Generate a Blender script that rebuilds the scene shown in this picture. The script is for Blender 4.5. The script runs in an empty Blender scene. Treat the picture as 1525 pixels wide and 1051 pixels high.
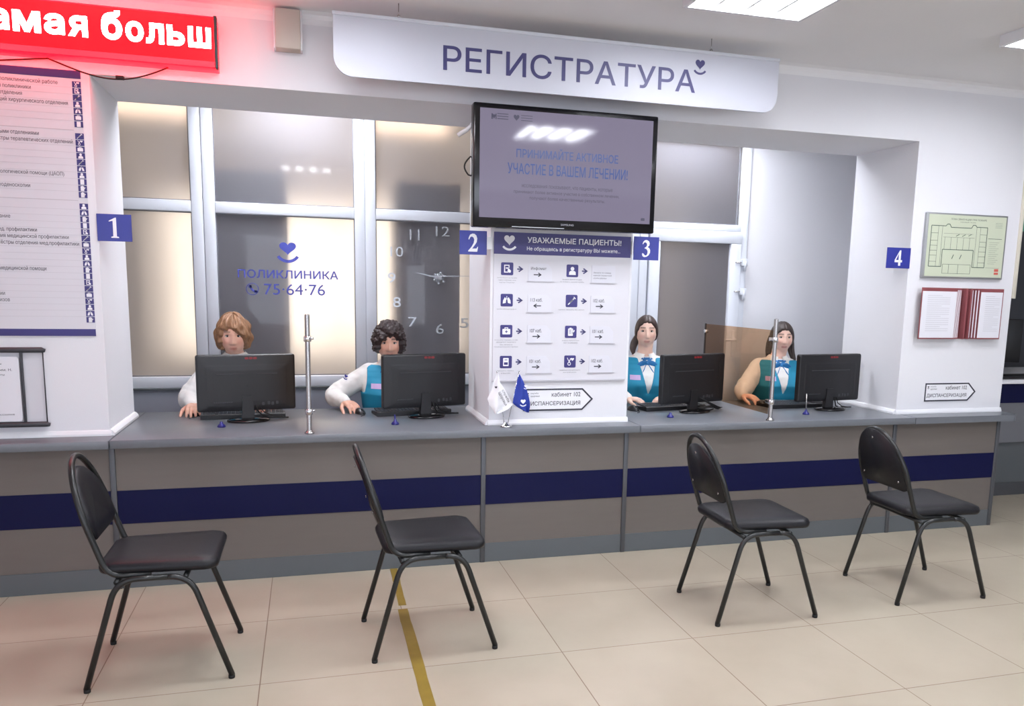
import bpy, bmesh, math, random
from math import sin, cos, pi, radians, sqrt, atan2, exp
from mathutils import Vector, Matrix, noise
from mathutils.geometry import tessellate_polygon, delaunay_2d_cdt

random.seed(7)
SC = bpy.context.scene
COL = SC.collection

# ------------------------------------------------------------------ camera
W, H = 1525.0, 1051.0
cam_d = bpy.data.cameras.new('camera')
cam = bpy.data.objects.new('camera', cam_d)
COL.objects.link(cam)
yaw, pitch, roll = .2709, .1470, .0193
fwd = Vector((sin(yaw) * cos(pitch), cos(yaw) * cos(pitch), -sin(pitch)))
r0 = Vector((cos(yaw), -sin(yaw), 0))
u0 = r0.cross(fwd)
rgt = cos(roll) * r0 + sin(roll) * u0
upv = -sin(roll) * r0 + cos(roll) * u0
M3 = Matrix((rgt, upv, -fwd)).transposed()
cam.matrix_world = Matrix.Translation((1.4029, -4.1474, 1.4961)) @ M3.to_4x4()
cam_d.sensor_fit = 'HORIZONTAL'
cam_d.sensor_width = 36.0
cam_d.lens = 36.0 * 1185.6355 / W
cam_d.shift_x = (W / 2 - 787.1126) / W
cam_d.shift_y = (606.949 - H / 2) / W
cam_d.clip_start = .05
SC.camera = cam

# ------------------------------------------------------------------ world, light levels, exposure
world = bpy.data.worlds.new('world')
SC.world = world
world.use_nodes = True
bg = world.node_tree.nodes['Background']
bg.inputs[0].default_value = (.80, .84, 1, 1)
bg.inputs[1].default_value = .25
SC.view_settings.view_transform = 'Standard'
SC.view_settings.look = 'None'
SC.view_settings.gamma = 1.0
SC.view_settings.exposure = 0.04
LAMP_STRENGTH = 38.0        # tubes of the hall ceiling lights
BOOTH_FILL = 54.0       # fill lights added behind the counter, out of view
BACK_DAYLIGHT = 4.0
BACK_FILL = 13.0        # unseen lamps added to light the frosted glass from behind
LED_STRENGTH = 7.0
REAR_FILL = 6.0              # glow of the windows added behind the camera

# ------------------------------------------------------------------ materials
def lin(c):
    out = []
    for v in c[:3]:
        v /= 255.0
        out.append(v / 12.92 if v <= .04045 else ((v + .055) / 1.055) ** 2.4)
    return (out[0], out[1], out[2], 1.0)

def new_mat(name):
    m = bpy.data.materials.new(name)
    m.use_nodes = True
    nt = m.node_tree
    return m, nt, nt.nodes['Principled BSDF']

def mat(name, rgb, rough=.5, metal=0.0, spec=.5, var=.04, scale=8.0, bump=0.0, bscale=60.0, coat=0.0, stretch=None):
    """plain surface with a slight procedural variation of its colour"""
    m, nt, b = new_mat(name)
    N, L = nt.nodes, nt.links
    tc = N.new('ShaderNodeTexCoord')
    no = N.new('ShaderNodeTexNoise')
    no.inputs['Scale'].default_value = scale
    no.inputs['Detail'].default_value = 3
    src = tc.outputs['Object']
    if stretch:
        mp = N.new('ShaderNodeMapping')
        mp.inputs['Scale'].default_value = stretch
        L.new(src, mp.inputs['Vector'])
        src = mp.outputs['Vector']
    L.new(src, no.inputs['Vector'])
    mix = N.new('ShaderNodeMix')
    mix.data_type = 'RGBA'
    c = lin(rgb)
    mix.inputs['A'].default_value = tuple(max(0, v * (1 - var)) for v in c[:3]) + (1,)
    mix.inputs['B'].default_value = tuple(min(1, v * (1 + var)) for v in c[:3]) + (1,)
    L.new(no.outputs['Fac'], mix.inputs['Factor'])
    L.new(mix.outputs['Result'], b.inputs['Base Color'])
    b.inputs['Roughness'].default_value = rough
    b.inputs['Metallic'].default_value = metal
    b.inputs['Specular IOR Level'].default_value = spec
    b.inputs['Coat Weight'].default_value = coat
    if bump > 0:
        n2 = N.new('ShaderNodeTexNoise')
        n2.inputs['Scale'].default_value = bscale
        n2.inputs['Detail'].default_value = 4
        L.new(src, n2.inputs['Vector'])
        bp = N.new('ShaderNodeBump')
        bp.inputs['Strength'].default_value = bump
        bp.inputs['Distance'].default_value = .004
        L.new(n2.outputs['Fac'], bp.inputs['Height'])
        L.new(bp.outputs['Normal'], b.inputs['Normal'])
    return m

def emit(name, rgb, strength, base=(20, 20, 20)):
    m, nt, b = new_mat(name)
    b.inputs['Base Color'].default_value = lin(base)
    b.inputs['Emission Color'].default_value = lin(rgb)
    b.inputs['Emission Strength'].default_value = strength
    b.inputs['Roughness'].default_value = .3
    return m

def floor_material():
    m, nt, b = new_mat('floor_tile')
    N, L = nt.nodes, nt.links
    tc = N.new('ShaderNodeTexCoord')
    mp = N.new('ShaderNodeMapping')
    mp.inputs['Location'].default_value = (3.5 + .0011, -1.2 - .042 + .0011, 0)
    L.new(tc.outputs['Object'], mp.inputs['Vector'])
    br = N.new('ShaderNodeTexBrick')
    br.offset = 0.0
    br.squash = 1.0
    br.inputs['Scale'].default_value = 1.0
    br.inputs['Brick Width'].default_value = .6
    br.inputs['Row Height'].default_value = .6
    br.inputs['Mortar Size'].default_value = .0022
    br.inputs['Mortar Smooth'].default_value = .25
    br.inputs['Color1'].default_value = lin((182, 172, 154))
    br.inputs['Color2'].default_value = lin((178, 169, 151))
    br.inputs['Mortar'].default_value = lin((128, 106, 88))
    L.new(mp.outputs['Vector'], br.inputs['Vector'])
    no = N.new('ShaderNodeTexNoise')
    no.inputs['Scale'].default_value = 3.5
    no.inputs['Detail'].default_value = 6
    L.new(tc.outputs['Object'], no.inputs['Vector'])
    mix = N.new('ShaderNodeMix')
    mix.data_type = 'RGBA'
    mix.blend_type = 'MULTIPLY'
    cr = N.new('ShaderNodeValToRGB')
    cr.color_ramp.elements[0].position = .3
    cr.color_ramp.elements[0].color = (.90, .89, .88, 1)
    cr.color_ramp.elements[1].position = .7
    cr.color_ramp.elements[1].color = (1, 1, 1, 1)
    L.new(no.outputs['Fac'], cr.inputs['Fac'])
    mix.inputs['Factor'].default_value = 1
    L.new(br.outputs['Color'], mix.inputs['A'])
    L.new(cr.outputs['Color'], mix.inputs['B'])
    L.new(mix.outputs['Result'], b.inputs['Base Color'])
    b.inputs['Roughness'].default_value = .33
    b.inputs['Specular IOR Level'].default_value = .4
    bp = N.new('ShaderNodeBump')
    bp.inputs['Strength'].default_value = .25
    bp.inputs['Distance'].default_value = .002
    inv = N.new('ShaderNodeMath')
    inv.operation = 'SUBTRACT'
    inv.inputs[0].default_value = 1
    L.new(br.outputs['Fac'], inv.inputs[1])
    L.new(inv.outputs[0], bp.inputs['Height'])
    L.new(bp.outputs['Normal'], b.inputs['Normal'])
    return m

def frosted_material(name, rgb, rough=.45, mixd=.60):
    """frosted pane: light from the far side is scattered, the near side keeps a faint sharp gloss"""
    m = bpy.data.materials.new(name)
    m.use_nodes = True
    nt = m.node_tree
    N, L = nt.nodes, nt.links
    N.remove(N['Principled BSDF'])
    out = N['Material Output']
    tr = N.new('ShaderNodeBsdfTranslucent')
    tr.inputs['Color'].default_value = lin(rgb)
    rf = N.new('ShaderNodeBsdfRefraction')
    rf.inputs['Color'].default_value = lin(rgb)
    rf.inputs['Roughness'].default_value = rough
    rf.inputs['IOR'].default_value = 1.4
    df = N.new('ShaderNodeBsdfDiffuse')
    df.inputs['Color'].default_value = lin((146, 146, 156))
    m1 = N.new('ShaderNodeMixShader')
    m1.inputs[0].default_value = mixd
    L.new(rf.outputs[0], m1.inputs[1])
    L.new(tr.outputs[0], m1.inputs[2])
    m2 = N.new('ShaderNodeMixShader')
    no = N.new('ShaderNodeTexNoise')
    no.inputs['Scale'].default_value = 2.0
    mr = N.new('ShaderNodeMapRange')
    mr.inputs['To Min'].default_value = .32
    mr.inputs['To Max'].default_value = .35
    tc = N.new('ShaderNodeTexCoord')
    L.new(tc.outputs['Object'], no.inputs['Vector'])
    L.new(no.outputs['Fac'], mr.inputs['Value'])
    L.new(mr.outputs[0], m2.inputs[0])
    L.new(m1.outputs[0], m2.inputs[1])
    L.new(df.outputs[0], m2.inputs[2])
    gl = N.new('ShaderNodeBsdfGlossy')
    gl.inputs['Roughness'].default_value = .04
    fr = N.new('ShaderNodeFresnel')
    fr.inputs['IOR'].default_value = 1.30
    m3 = N.new('ShaderNodeMixShader')
    L.new(fr.outputs[0], m3.inputs[0])
    L.new(m2.outputs[0], m3.inputs[1])
    L.new(gl.outputs[0], m3.inputs[2])
    L.new(m3.outputs[0], out.inputs['Surface'])
    return m

def clear_glass(name, rgb):
    m = bpy.data.materials.new(name)
    m.use_nodes = True
    nt = m.node_tree
    N, L = nt.nodes, nt.links
    N.remove(N['Principled BSDF'])
    out = N['Material Output']
    tp = N.new('ShaderNodeBsdfTransparent')
    tp.inputs['Color'].default_value = rgb + (1,)
    gl = N.new('ShaderNodeBsdfGlossy')
    gl.inputs['Roughness'].default_value = .02
    ms = N.new('ShaderNodeMixShader')
    no = N.new('ShaderNodeTexNoise')
    no.inputs['Scale'].default_value = 1.5
    mr = N.new('ShaderNodeMapRange')
    mr.inputs['To Min'].default_value = .03
    mr.inputs['To Max'].default_value = .05
    L.new(no.outputs['Fac'], mr.inputs['Value'])
    L.new(mr.outputs[0], ms.inputs[0])
    L.new(tp.outputs[0], ms.inputs[1])
    L.new(gl.outputs[0], ms.inputs[2])
    L.new(ms.outputs[0], out.inputs['Surface'])
    return m

MT = {}
def setup_materials():
    a = MT
    a['wall'] = mat('wall_paint', (226, 226, 230), .75, var=.015, scale=3, bump=.08, bscale=180)
    a['ceiling'] = mat('ceiling_paint', (236, 236, 238), .85, var=.02, scale=2)
    a['wall_grey'] = mat('corridor_paint', (112, 113, 118), .8, var=.03, scale=2)
    a['floor'] = floor_material()
    a['frame'] = mat('window_plastic', (214, 218, 226), .35, var=.01)
    a['panel_low'] = mat('sandwich_panel', (168, 172, 186), .5, var=.02)
    a['pane'] = frosted_material('frosted_glass', (250, 246, 240))
    a['counter'] = mat('grey_laminate', (103, 97, 92), .42, var=.05, scale=5, stretch=(1, 1, 8))
    a['stripe'] = mat('blue_laminate', (7, 12, 56), .5, spec=.2, var=.04)
    a['kick'] = mat('dark_grey_laminate', (88, 93, 96), .45, var=.04)
    a['post'] = mat('grey_metal_post', (82, 84, 88), .4, metal=.3)
    a['top'] = mat('worktop_laminate', (106, 110, 116), .30, var=.04, scale=40, spec=.5)
    a['skirt'] = mat('white_plastic_trim', (232, 233, 236), .25, var=.01)
    a['steel'] = mat('brushed_steel', (176, 174, 172), .22, metal=1.0, var=.05, scale=30)
    a['chrome'] = mat('chrome', (220, 220, 222), .1, metal=1.0)
    a['bronze_glass'] = clear_glass('bronze_glass', (.80, .65, .52))
    a['black_plastic'] = mat('black_plastic', (24, 24, 27), .38, var=.1)
    a['black_gloss'] = mat('glossy_black_plastic', (12, 12, 15), .16, var=.1)
    a['dark_grey'] = mat('dark_grey_plastic', (52, 53, 58), .45)
    a['mid_grey'] = mat('grey_print', (120, 120, 126), .5)
    a['vinyl'] = mat('black_vinyl', (19, 19, 24), .42, spec=.35, var=.12, scale=12, bump=.12, bscale=220)
    a['tube'] = mat('black_painted_tube', (28, 30, 30), .32, var=.1)
    a['rubber'] = mat('black_rubber', (18, 18, 18), .7)
    a['tape'] = mat('yellow_floor_tape', (136, 114, 44), .5, var=.22, scale=14)
    a['white'] = mat('white_plate', (236, 236, 240), .45, var=.01)
    a['banner'] = mat('banner_plastic', (198, 200, 210), .5, var=.01)
    a['board'] = mat('white_board_panel', (212, 211, 217), .4, var=.01)
    a['navy'] = mat('navy_print', (52, 46, 112), .4, var=.03)
    a['navy_text'] = mat('navy_lettering', (62, 60, 108), .45, var=.02)
    a['blue'] = mat('blue_plate', (44, 52, 140), .35, var=.03)
    a['logo_blue'] = mat('blue_vinyl_lettering', (58, 66, 160), .4)
    a['dark_print'] = mat('dark_print', (50, 50, 62), .5)
    a['grey_print'] = mat('pale_grey_print', (150, 150, 158), .5)
    a['pocket'] = mat('clear_pocket', (205, 206, 214), .2, var=.02)
    a['pocket_paper'] = mat('pocket_paper', (214, 214, 222), .5, var=.02)
    a['line'] = mat('grey_rule', (190, 188, 194), .5)
    a['beige'] = mat('beige_plastic', (196, 184, 172), .55)
    a['plan_paper'] = mat('pale_green_print', (198, 205, 182), .4, var=.02)
    a['plan_ink'] = mat('dark_green_ink', (74, 92, 78), .5)
    a['red_print'] = mat('red_print', (196, 92, 80), .5)
    a['alu'] = mat('aluminium_frame', (170, 172, 174), .35, metal=.7)
    a['maroon'] = mat('maroon_edge', (134, 70, 74), .4)
    a['paper'] = mat('paper', (226, 226, 232), .6, var=.01)
    a['cream'] = mat('cream_plastic', (214, 208, 192), .5)
    a['clock'] = mat('silver_numeral', (186, 190, 196), .3, metal=.5)
    a['cabinet'] = mat('grey_cabinet', (120, 122, 128), .6)
    a['tv_screen'] = None
    a['red_logo'] = mat('red_logo', (128, 30, 36), .4)
    a['pen_blue'] = mat('blue_pen_plastic', (28, 30, 110), .3)
    a['flag_white'] = mat('white_flag_cloth', (238, 238, 242), .8, bump=.1)
    a['flag_blue'] = mat('blue_flag_cloth', (40, 62, 156), .75, bump=.1)
    a['exit'] = emit('exit_sign_green', (60, 120, 100), .7, (40, 90, 75))
    a['lamp_tube'] = emit('hall_lamp_tube', (246, 248, 255), LAMP_STRENGTH, (240, 240, 240))
    a['lamp_booth'] = emit('booth_lamp_tube', (244, 247, 255), BOOTH_FILL, (240, 240, 240))
    a['lamp_back'] = emit('back_room_lamp', (255, 222, 196), BACK_FILL, (240, 240, 240))
    a['daylight'] = emit('bright_sky_pane', (232, 240, 255), REAR_FILL, (200, 200, 200))
    a['back_daylight'] = emit('warm_sky_pane', (255, 240, 224), BACK_DAYLIGHT, (200, 200, 200))
    a['led_red'] = emit('led_red', (255, 2, 16), LED_STRENGTH * .45, (90, 0, 6))
    a['led_case'] = emit('led_case_red', (255, 2, 14), LED_STRENGTH * 1.4, (120, 10, 16))  # housing glows too, put in to redden the wall around the sign
    a['led_white'] = emit('led_white', (255, 236, 226), 30.0, (240, 230, 230))
    a['screen'] = emit('tv_screen', (150, 142, 166), .62, (40, 38, 48))
    a['screen'].node_tree.nodes['Principled BSDF'].inputs['Roughness'].default_value = .06
    a['screen_text'] = emit('tv_blue_text', (20, 70, 150), .42, (30, 50, 90))
    a['screen_dark'] = emit('tv_dark_text', (86, 82, 110), .45, (30, 30, 40))
    # people
    a['shirt'] = mat('white_blouse', (232, 231, 228), .8, var=.03, bump=.25, bscale=60)
    a['vest'] = mat('turquoise_vest', (22, 134, 168), .7, var=.05, bump=.1, bscale=200)
    a['scarf'] = mat('blue_neck_scarf', (14, 104, 164), .45, var=.08, scale=20)
    a['badge'] = mat('lilac_badge', (196, 172, 214), .4)
    a['trouser'] = mat('dark_trousers', (34, 36, 48), .8)
    a['eye_white'] = mat('eye_white', (206, 200, 196), .25)
    a['iris'] = mat('dark_iris', (52, 44, 40), .15)
    a['lash'] = mat('eyelash', (46, 34, 32), .6)
setup_materials()

# ------------------------------------------------------------------ geometry helpers
class MB:
    """collects shapes; build() links them as one mesh object"""
    def __init__(s):
        s.V, s.F, s.M, s.S = [], [], [], []
    def add(s, verts, faces, m=0, smooth=False):
        o = len(s.V)
        s.V += [Vector(v) for v in verts]
        for f in faces:
            s.F.append([i + o for i in f])
            s.M.append(m)
            s.S.append(smooth)
        return s
    def box(s, x0, x1, y0, y1, z0, z1, bev=0.0, seg=2, m=0):
        vs = [(x, y, z) for z in (z0, z1) for y in (y0, y1) for x in (x0, x1)]
        fs = [(0, 2, 3, 1), (4, 5, 7, 6), (0, 1, 5, 4), (2, 6, 7, 3), (0, 4, 6, 2), (1, 3, 7, 5)]
        if bev <= 0:
            return s.add(vs, fs, m)
        bm = bmesh.new()
        bv = [bm.verts.new(v) for v in vs]
        for f in fs:
            bm.faces.new([bv[i] for i in f])
        bmesh.ops.bevel(bm, geom=bm.edges[:], offset=bev, segments=seg, affect='EDGES', profile=.5)
        bm.verts.index_update()
        s.add([v.co.copy() for v in bm.verts], [[v.index for v in f.verts] for f in bm.faces], m, seg > 1)
        bm.free()
        return s
    def tube(s, pts, r, n=12, closed=False, caps=True, m=0, flat=None):
        pts = [Vector(p) for p in pts]
        N = len(pts)
        rs = r if isinstance(r, (list, tuple)) else [r] * N
        tang = []
        for i in range(N):
            if closed:
                t = pts[(i + 1) % N] - pts[i - 1]
            else:
                t = pts[min(i + 1, N - 1)] - pts[max(i - 1, 0)]
            tang.append(t.normalized() if t.length > 1e-9 else Vector((0, 0, 1)))
        t0 = tang[0]
        ref = Vector((0, 0, 1)) if abs(t0.z) < .9 else Vector((1, 0, 0))
        nn = (ref - t0 * ref.dot(t0)).normalized()
        vs, fs = [], []
        for i in range(N):
            t = tang[i]
            nn = (nn - t * nn.dot(t)).normalized()
            bb = t.cross(nn)
            for k in range(n):
                a = 2 * pi * k / n
                fx, fy = (1, 1) if flat is None else flat
                vs.append(pts[i] + nn * (cos(a) * rs[i] * fx) + bb * (sin(a) * rs[i] * fy))
        for i in range(N if closed else N - 1):
            j = (i + 1) % N
            for k in range(n):
                k2 = (k + 1) % n
                fs.append((i * n + k, i * n + k2, j * n + k2, j * n + k))
        if not closed and caps:
            fs.append(tuple(reversed(range(n))))
            fs.append(tuple((N - 1) * n + k for k in range(n)))
        return s.add(vs, fs, m, True)
    def capsule(s, pts, rs, n=12, m=0):
        """tube with rounded ends (closed, for remeshing)"""
        pts = [Vector(p) for p in pts]
        d0 = (pts[0] - pts[1]).normalized()
        d1 = (pts[-1] - pts[-2]).normalized()
        P, R = [], []
        for k in (80, 50, 25):
            a = radians(k)
            P.append(pts[0] + d0 * rs[0] * sin(a)); R.append(rs[0] * cos(a))
        P += pts; R += list(rs)
        for k in (25, 50, 80):
            a = radians(k)
            P.append(pts[-1] + d1 * rs[-1] * sin(a)); R.append(rs[-1] * cos(a))
        return s.tube(P, R, n, m=m)
    def poly(s, pts, fn, w0, w1, m=0):
        """prism over a flat outline; fn(u, v, w) places a point"""
        pts = list(pts)
        n = len(pts)
        tris = tessellate_polygon([[Vector((p[0], p[1], 0)) for p in pts]])
        vs = [fn(p[0], p[1], w0) for p in pts] + [fn(p[0], p[1], w1) for p in pts]
        fs = [tuple(t) for t in tris] + [tuple(i + n for i in reversed(t)) for t in tris]
        fs += [(i, (i + 1) % n, (i + 1) % n + n, i + n) for i in range(n)]
        return s.add(vs, fs, m)
    def xz(s, pts, y0, y1, m=0):
        return s.poly(pts, lambda u, v, w: (u, w, v), y0, y1, m)
    def rect(s, x0, x1, z0, z1, y, t=.001, m=0):
        return s.box(x0, x1, y - t, y, z0, z1, m=m)
    def lathe(s, prof, c, n=24, m=0, axis='z'):
        vs, fs = [], []
        for (r, z) in prof:
            for k in range(n):
                a = 2 * pi * k / n
                if axis == 'z':
                    vs.append((c[0] + r * cos(a), c[1] + r * sin(a), c[2] + z))
                elif axis == 'y':
                    vs.append((c[0] + r * cos(a), c[1] + z, c[2] + r * sin(a)))
                else:
                    vs.append((c[0] + z, c[1] + r * cos(a), c[2] + r * sin(a)))
        for i in range(len(prof) - 1):
            for k in range(n):
                k2 = (k + 1) % n
                fs.append((i * n + k, i * n + k2, (i + 1) * n + k2, (i + 1) * n + k))
        fs.append(tuple(reversed(range(n))))
        fs.append(tuple((len(prof) - 1) * n + k for k in range(n)))
        return s.add(vs, fs, m, True)
    def ball(s, c, r, nu=16, nv=10, m=0, mtx=None):
        rx, ry, rz = r if isinstance(r, (list, tuple)) else (r, r, r)
        prof = []
        vs, fs = [], []
        for i in range(1, nv):
            a = pi * i / nv
            for k in range(nu):
                b = 2 * pi * k / nu
                vs.append(Vector((rx * sin(a) * cos(b), ry * sin(a) * sin(b), rz * cos(a))))
        for i in range(nv - 2):
            for k in range(nu):
                k2 = (k + 1) % nu
                fs.append((i * nu + k, (i + 1) * nu + k, (i + 1) * nu + k2, i * nu + k2))
        top = len(vs); vs.append(Vector((0, 0, rz)))
        bot = len(vs); vs.append(Vector((0, 0, -rz)))
        for k in range(nu):
            k2 = (k + 1) % nu
            fs.append((top, k, k2))
            fs.append((bot, (nv - 2) * nu + k2, (nv - 2) * nu + k))
        if mtx is not None:
            vs = [mtx @ v for v in vs]
        return s.add([v + Vector(c) for v in vs], fs, m, True)
    def text(s, body, x0, x1, z0, z1, y, bold=0.0, t=.001, m=0, fn=None, shear=0.0):
        """lettering fitted to a rectangle on a surface that faces -y"""
        cu = bpy.data.curves.new('lettering', 'FONT')
        cu.body = body
        cu.size = 1.0
        cu.shear = shear
        cu.resolution_u = 3
        ob = bpy.data.objects.new('lettering', cu)
        COL.objects.link(ob)
        dg = bpy.context.evaluated_depsgraph_get()
        oc = ob.evaluated_get(dg).to_curve(dg)
        loops = []
        for sp in oc.splines:
            bp = sp.bezier_points
            n = len(bp)
            pts = []
            for i in range(n):
                a, b_ = bp[i], bp[(i + 1) % n]
                p0, p1, p2, p3 = a.co, a.handle_right, b_.handle_left, b_.co
                chord = (p3 - p0).length
                bend = abs((p1 - p0).cross(p3 - p0).z) + abs((p2 - p0).cross(p3 - p0).z)
                k = 1 if bend < 1e-5 else 4
                for q in range(k):
                    u = q / k
                    v = (1 - u) ** 3 * p0 + 3 * u * (1 - u) ** 2 * p1 + 3 * u * u * (1 - u) * p2 + u ** 3 * p3
                    if not pts or (v - pts[-1]).length > 1e-4:
                        pts.append(Vector((v.x, v.y, 0)))
            if len(pts) > 2 and (pts[0] - pts[-1]).length < 1e-4:
                pts.pop()
            if len(pts) > 2:
                loops.append(pts)
        ob.evaluated_get(dg).to_curve_clear()
        bpy.data.objects.remove(ob)
        bpy.data.curves.remove(cu)
        if not loops:
            return s
        area = lambda l: sum(l[i].x * l[(i + 1) % len(l)].y - l[(i + 1) % len(l)].x * l[i].y for i in range(len(l))) / 2
        # glyph groups: loops whose boxes overlap sideways
        loops.sort(key=lambda l: min(p.x for p in l))
        groups = []
        for l in loops:
            a, b_ = min(p.x for p in l), max(p.x for p in l)
            if groups and a < groups[-1][0] - 1e-4:
                groups[-1][0] = max(groups[-1][0], b_); groups[-1][1].append(l)
            else:
                groups.append([b_, [l]])
        out, groups2 = [], []
        for _, ls in groups:
            big = max(ls, key=lambda l: abs(area(l)))
            if area(big) < 0:
                ls = [l[::-1] for l in ls]
            if bold > 0:      # outer loops run anticlockwise, holes clockwise: push every edge outwards
                b = bold * .72
                nl = []
                for l in ls:
                    m_ = []
                    n = len(l)
                    for k in range(n):
                        e1 = (l[k] - l[k - 1]).normalized(); e2 = (l[(k + 1) % n] - l[k]).normalized()
                        n1 = Vector((e1.y, -e1.x, 0)); n2 = Vector((e2.y, -e2.x, 0))
                        q = n1 + n2
                        if q.length < 1e-3: q = n1
                        q.normalize()
                        m_.append(l[k] + q * (b / max(.5, q.dot(n1))))
                    nl.append(m_)
                ls = nl
            groups2.append(ls); out += ls
        xs = [p.x for l in out for p in l]; ys_ = [p.y for l in out for p in l]
        ax, bx, ay, by_ = min(xs), max(xs), min(ys_), max(ys_)
        sx = (x1 - x0) / max(1e-6, bx - ax); sz = (z1 - z0) / max(1e-6, by_ - ay)
        fn = fn or (lambda u, v: (u, y, v))
        # filled where the winding number is not zero
        for ls in groups2:
            v2, e2 = [], []
            for l in ls:
                o = len(v2)
                v2 += [Vector((p.x, p.y)) for p in l]
                e2 += [(o + k, o + (k + 1) % len(l)) for k in range(len(l))]
            rv, re_, rf, *_r = delaunay_2d_cdt(v2, e2, [], 0, 1e-6)
            keep_ = []
            for f in rf:
                cx = sum(rv[k].x for k in f) / len(f); cy = sum(rv[k].y for k in f) / len(f)
                wn = 0
                for l in ls:
                    for k in range(len(l)):
                        a, b_ = l[k - 1], l[k]
                        if a.y <= cy < b_.y:
                            if (b_.x - a.x) * (cy - a.y) - (cx - a.x) * (b_.y - a.y) > 0: wn += 1
                        elif b_.y <= cy < a.y:
                            if (b_.x - a.x) * (cy - a.y) - (cx - a.x) * (b_.y - a.y) < 0: wn -= 1
                if wn:
                    ar = sum(rv[f[k - 1]].x * rv[f[k]].y - rv[f[k]].x * rv[f[k - 1]].y for k in range(len(f)))
                    keep_.append(tuple(f) if ar > 0 else tuple(reversed(f)))
            s.add([Vector(fn(x0 + (p.x - ax) * sx, z0 + (p.y - ay) * sz)) for p in rv], keep_, m)
        return s
    def build(s, name, mats, parent=None, local=False, smooth=None):
        mats = mats if isinstance(mats, (list, tuple)) else [mats]
        me = bpy.data.meshes.new(name)
        V = s.V
        loc = None
        if parent is None:
            xs = [v.x for v in V]; ys = [v.y for v in V]; zs = [v.z for v in V]
            loc = Vector(((min(xs) + max(xs)) / 2, (min(ys) + max(ys)) / 2, min(zs)))
            if local:
                loc = Vector((0, 0, 0))
            V = [v - loc for v in V]
        elif not local:
            inv = root_matrix(parent).inverted()
            V = [inv @ v for v in V]
        me.from_pydata([tuple(v) for v in V], [], s.F)
        for m in mats:
            me.materials.append(MT[m] if isinstance(m, str) else m)
        for p, mi, sm in zip(me.polygons, s.M, s.S):
            p.material_index = mi
            p.use_smooth = sm if smooth is None else smooth
        me.update()
        ob = bpy.data.objects.new(name, me)
        COL.objects.link(ob)
        if parent is not None:
            ob.parent = parent
        elif loc is not None:
            ob.location = loc
        return ob

def root_matrix(o):
    while o.parent is not None:
        o = o.parent
    return Matrix.Translation(o.location) @ o.rotation_euler.to_matrix().to_4x4()

def tag(o, label=None, cat=None, group=None, kind=None):
    if label: o['label'] = label
    if cat: o['category'] = cat
    if group: o['group'] = group
    if kind: o['kind'] = kind
    return o

def thing(name, label, cat, loc=(0, 0, 0), rz=0.0, group=None):
    o = bpy.data.objects.new(name, None)
    o.empty_display_size = .1
    COL.objects.link(o)
    o.location = loc
    o.rotation_euler = (0, 0, rz)
    return tag(o, label, cat, group)

def structure(name, mb, m, smooth=None):
    o = mb.build(name, m, smooth=smooth)
    o['kind'] = 'structure'
    return o

def struct_root(name, loc=(0, 0, 0)):
    o = bpy.data.objects.new(name, None)
    COL.objects.link(o)
    o.location = loc
    o['kind'] = 'structure'
    return o

def copy_tree(o, parent=None):
    kids = list(o.children)
    c = o.copy()
    COL.objects.link(c)
    if parent is not None:
        c.parent = parent
    for k in kids:
        copy_tree(k, c)
    return c

def arc_pts(cx, cz, r, a0, a1, n):
    return [(cx + r * cos(radians(a0 + (a1 - a0) * i / n)), cz + r * sin(radians(a0 + (a1 - a0) * i / n))) for i in range(n + 1)]

def rrect(x0, x1, z0, z1, r, n=5):
    p = []
    for cx, cz, a in ((x1 - r, z1 - r, 0), (x0 + r, z1 - r, 90), (x0 + r, z0 + r, 180), (x1 - r, z0 + r, 270)):
        p += arc_pts(cx, cz, r, a, a + 90, n)
    return p

def heart(cx, cz, w, h, n=40):
    p = []
    for i in range(n):
        t = 2 * pi * i / n
        x = 16 * sin(t) ** 3
        y = 13 * cos(t) - 5 * cos(2 * t) - 2 * cos(3 * t) - cos(4 * t)
        p.append((cx + x / 32 * w, cz + (y + 2.5) / 29 * h))
    return p

def smile(cx, cz, r, half, th, n=12):
    return arc_pts(cx, cz, r, 270 - half, 270 + half, n) + list(reversed(arc_pts(cx, cz, r - th, 270 - half, 270 + half, n)))

def logo(mb, cx, cz, w, y, t=.001, m=0):
    """heart above a smile"""
    mb.xz(heart(cx, cz + .18 * w, w * .78, w * .72), y - t, y, m)
    mb.xz(smile(cx, cz + .12 * w, w * .66, 52, w * .15), y - t, y, m)

def arrow(mb, x0, x1, z, h, y, t=.0012, m=0):
    d = 1 if x1 > x0 else -1
    k = h * .9
    mb.xz([(x0, z - h * .14), (x1 - d * k * .3, z - h * .14), (x1 - d * k * .3, z + h * .14), (x0, z + h * .14)], y - t, y, m)
    mb.xz([(x1, z), (x1 - d * k, z + h * .62), (x1 - d * k * 1.25, z + h * .42), (x1 - d * k * .45, z), (x1 - d * k * 1.25, z - h * .42), (x1 - d * k, z - h * .62)], y - t, y, m)

# ================================================================== setting
CEIL = 2.80
WY0, WY1 = .10, .68          # thickness of the wall that the counter openings cut
PY = 1.35                    # the glazed partition
CT = .75                     # counter height
SOF = 2.44

structure('floor', MB().box(-3.0, 10.0, -7.0, 4.6, -.1, 0), 'floor')
structure('ceiling', MB().box(-3.0, 10.0, -7.0, 4.6, CEIL, CEIL + .1), 'ceiling')
w = MB()
RW = [(-2.2, -.4), (.4, 2.2), (3.0, 4.8), (5.6, 7.4)]
w.box(-3.0, 10.0, -7.1, -7.0, 0, .8).box(-3.0, 10.0, -7.1, -7.0, 2.35, CEIL)
for a, b in zip([-3.0] + [q[1] for q in RW], [q[0] for q in RW] + [10.0]):
    w.box(a, b, -7.1, -7.0, .8, 2.35)
structure('wall_rear', w, 'wall')
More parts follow.
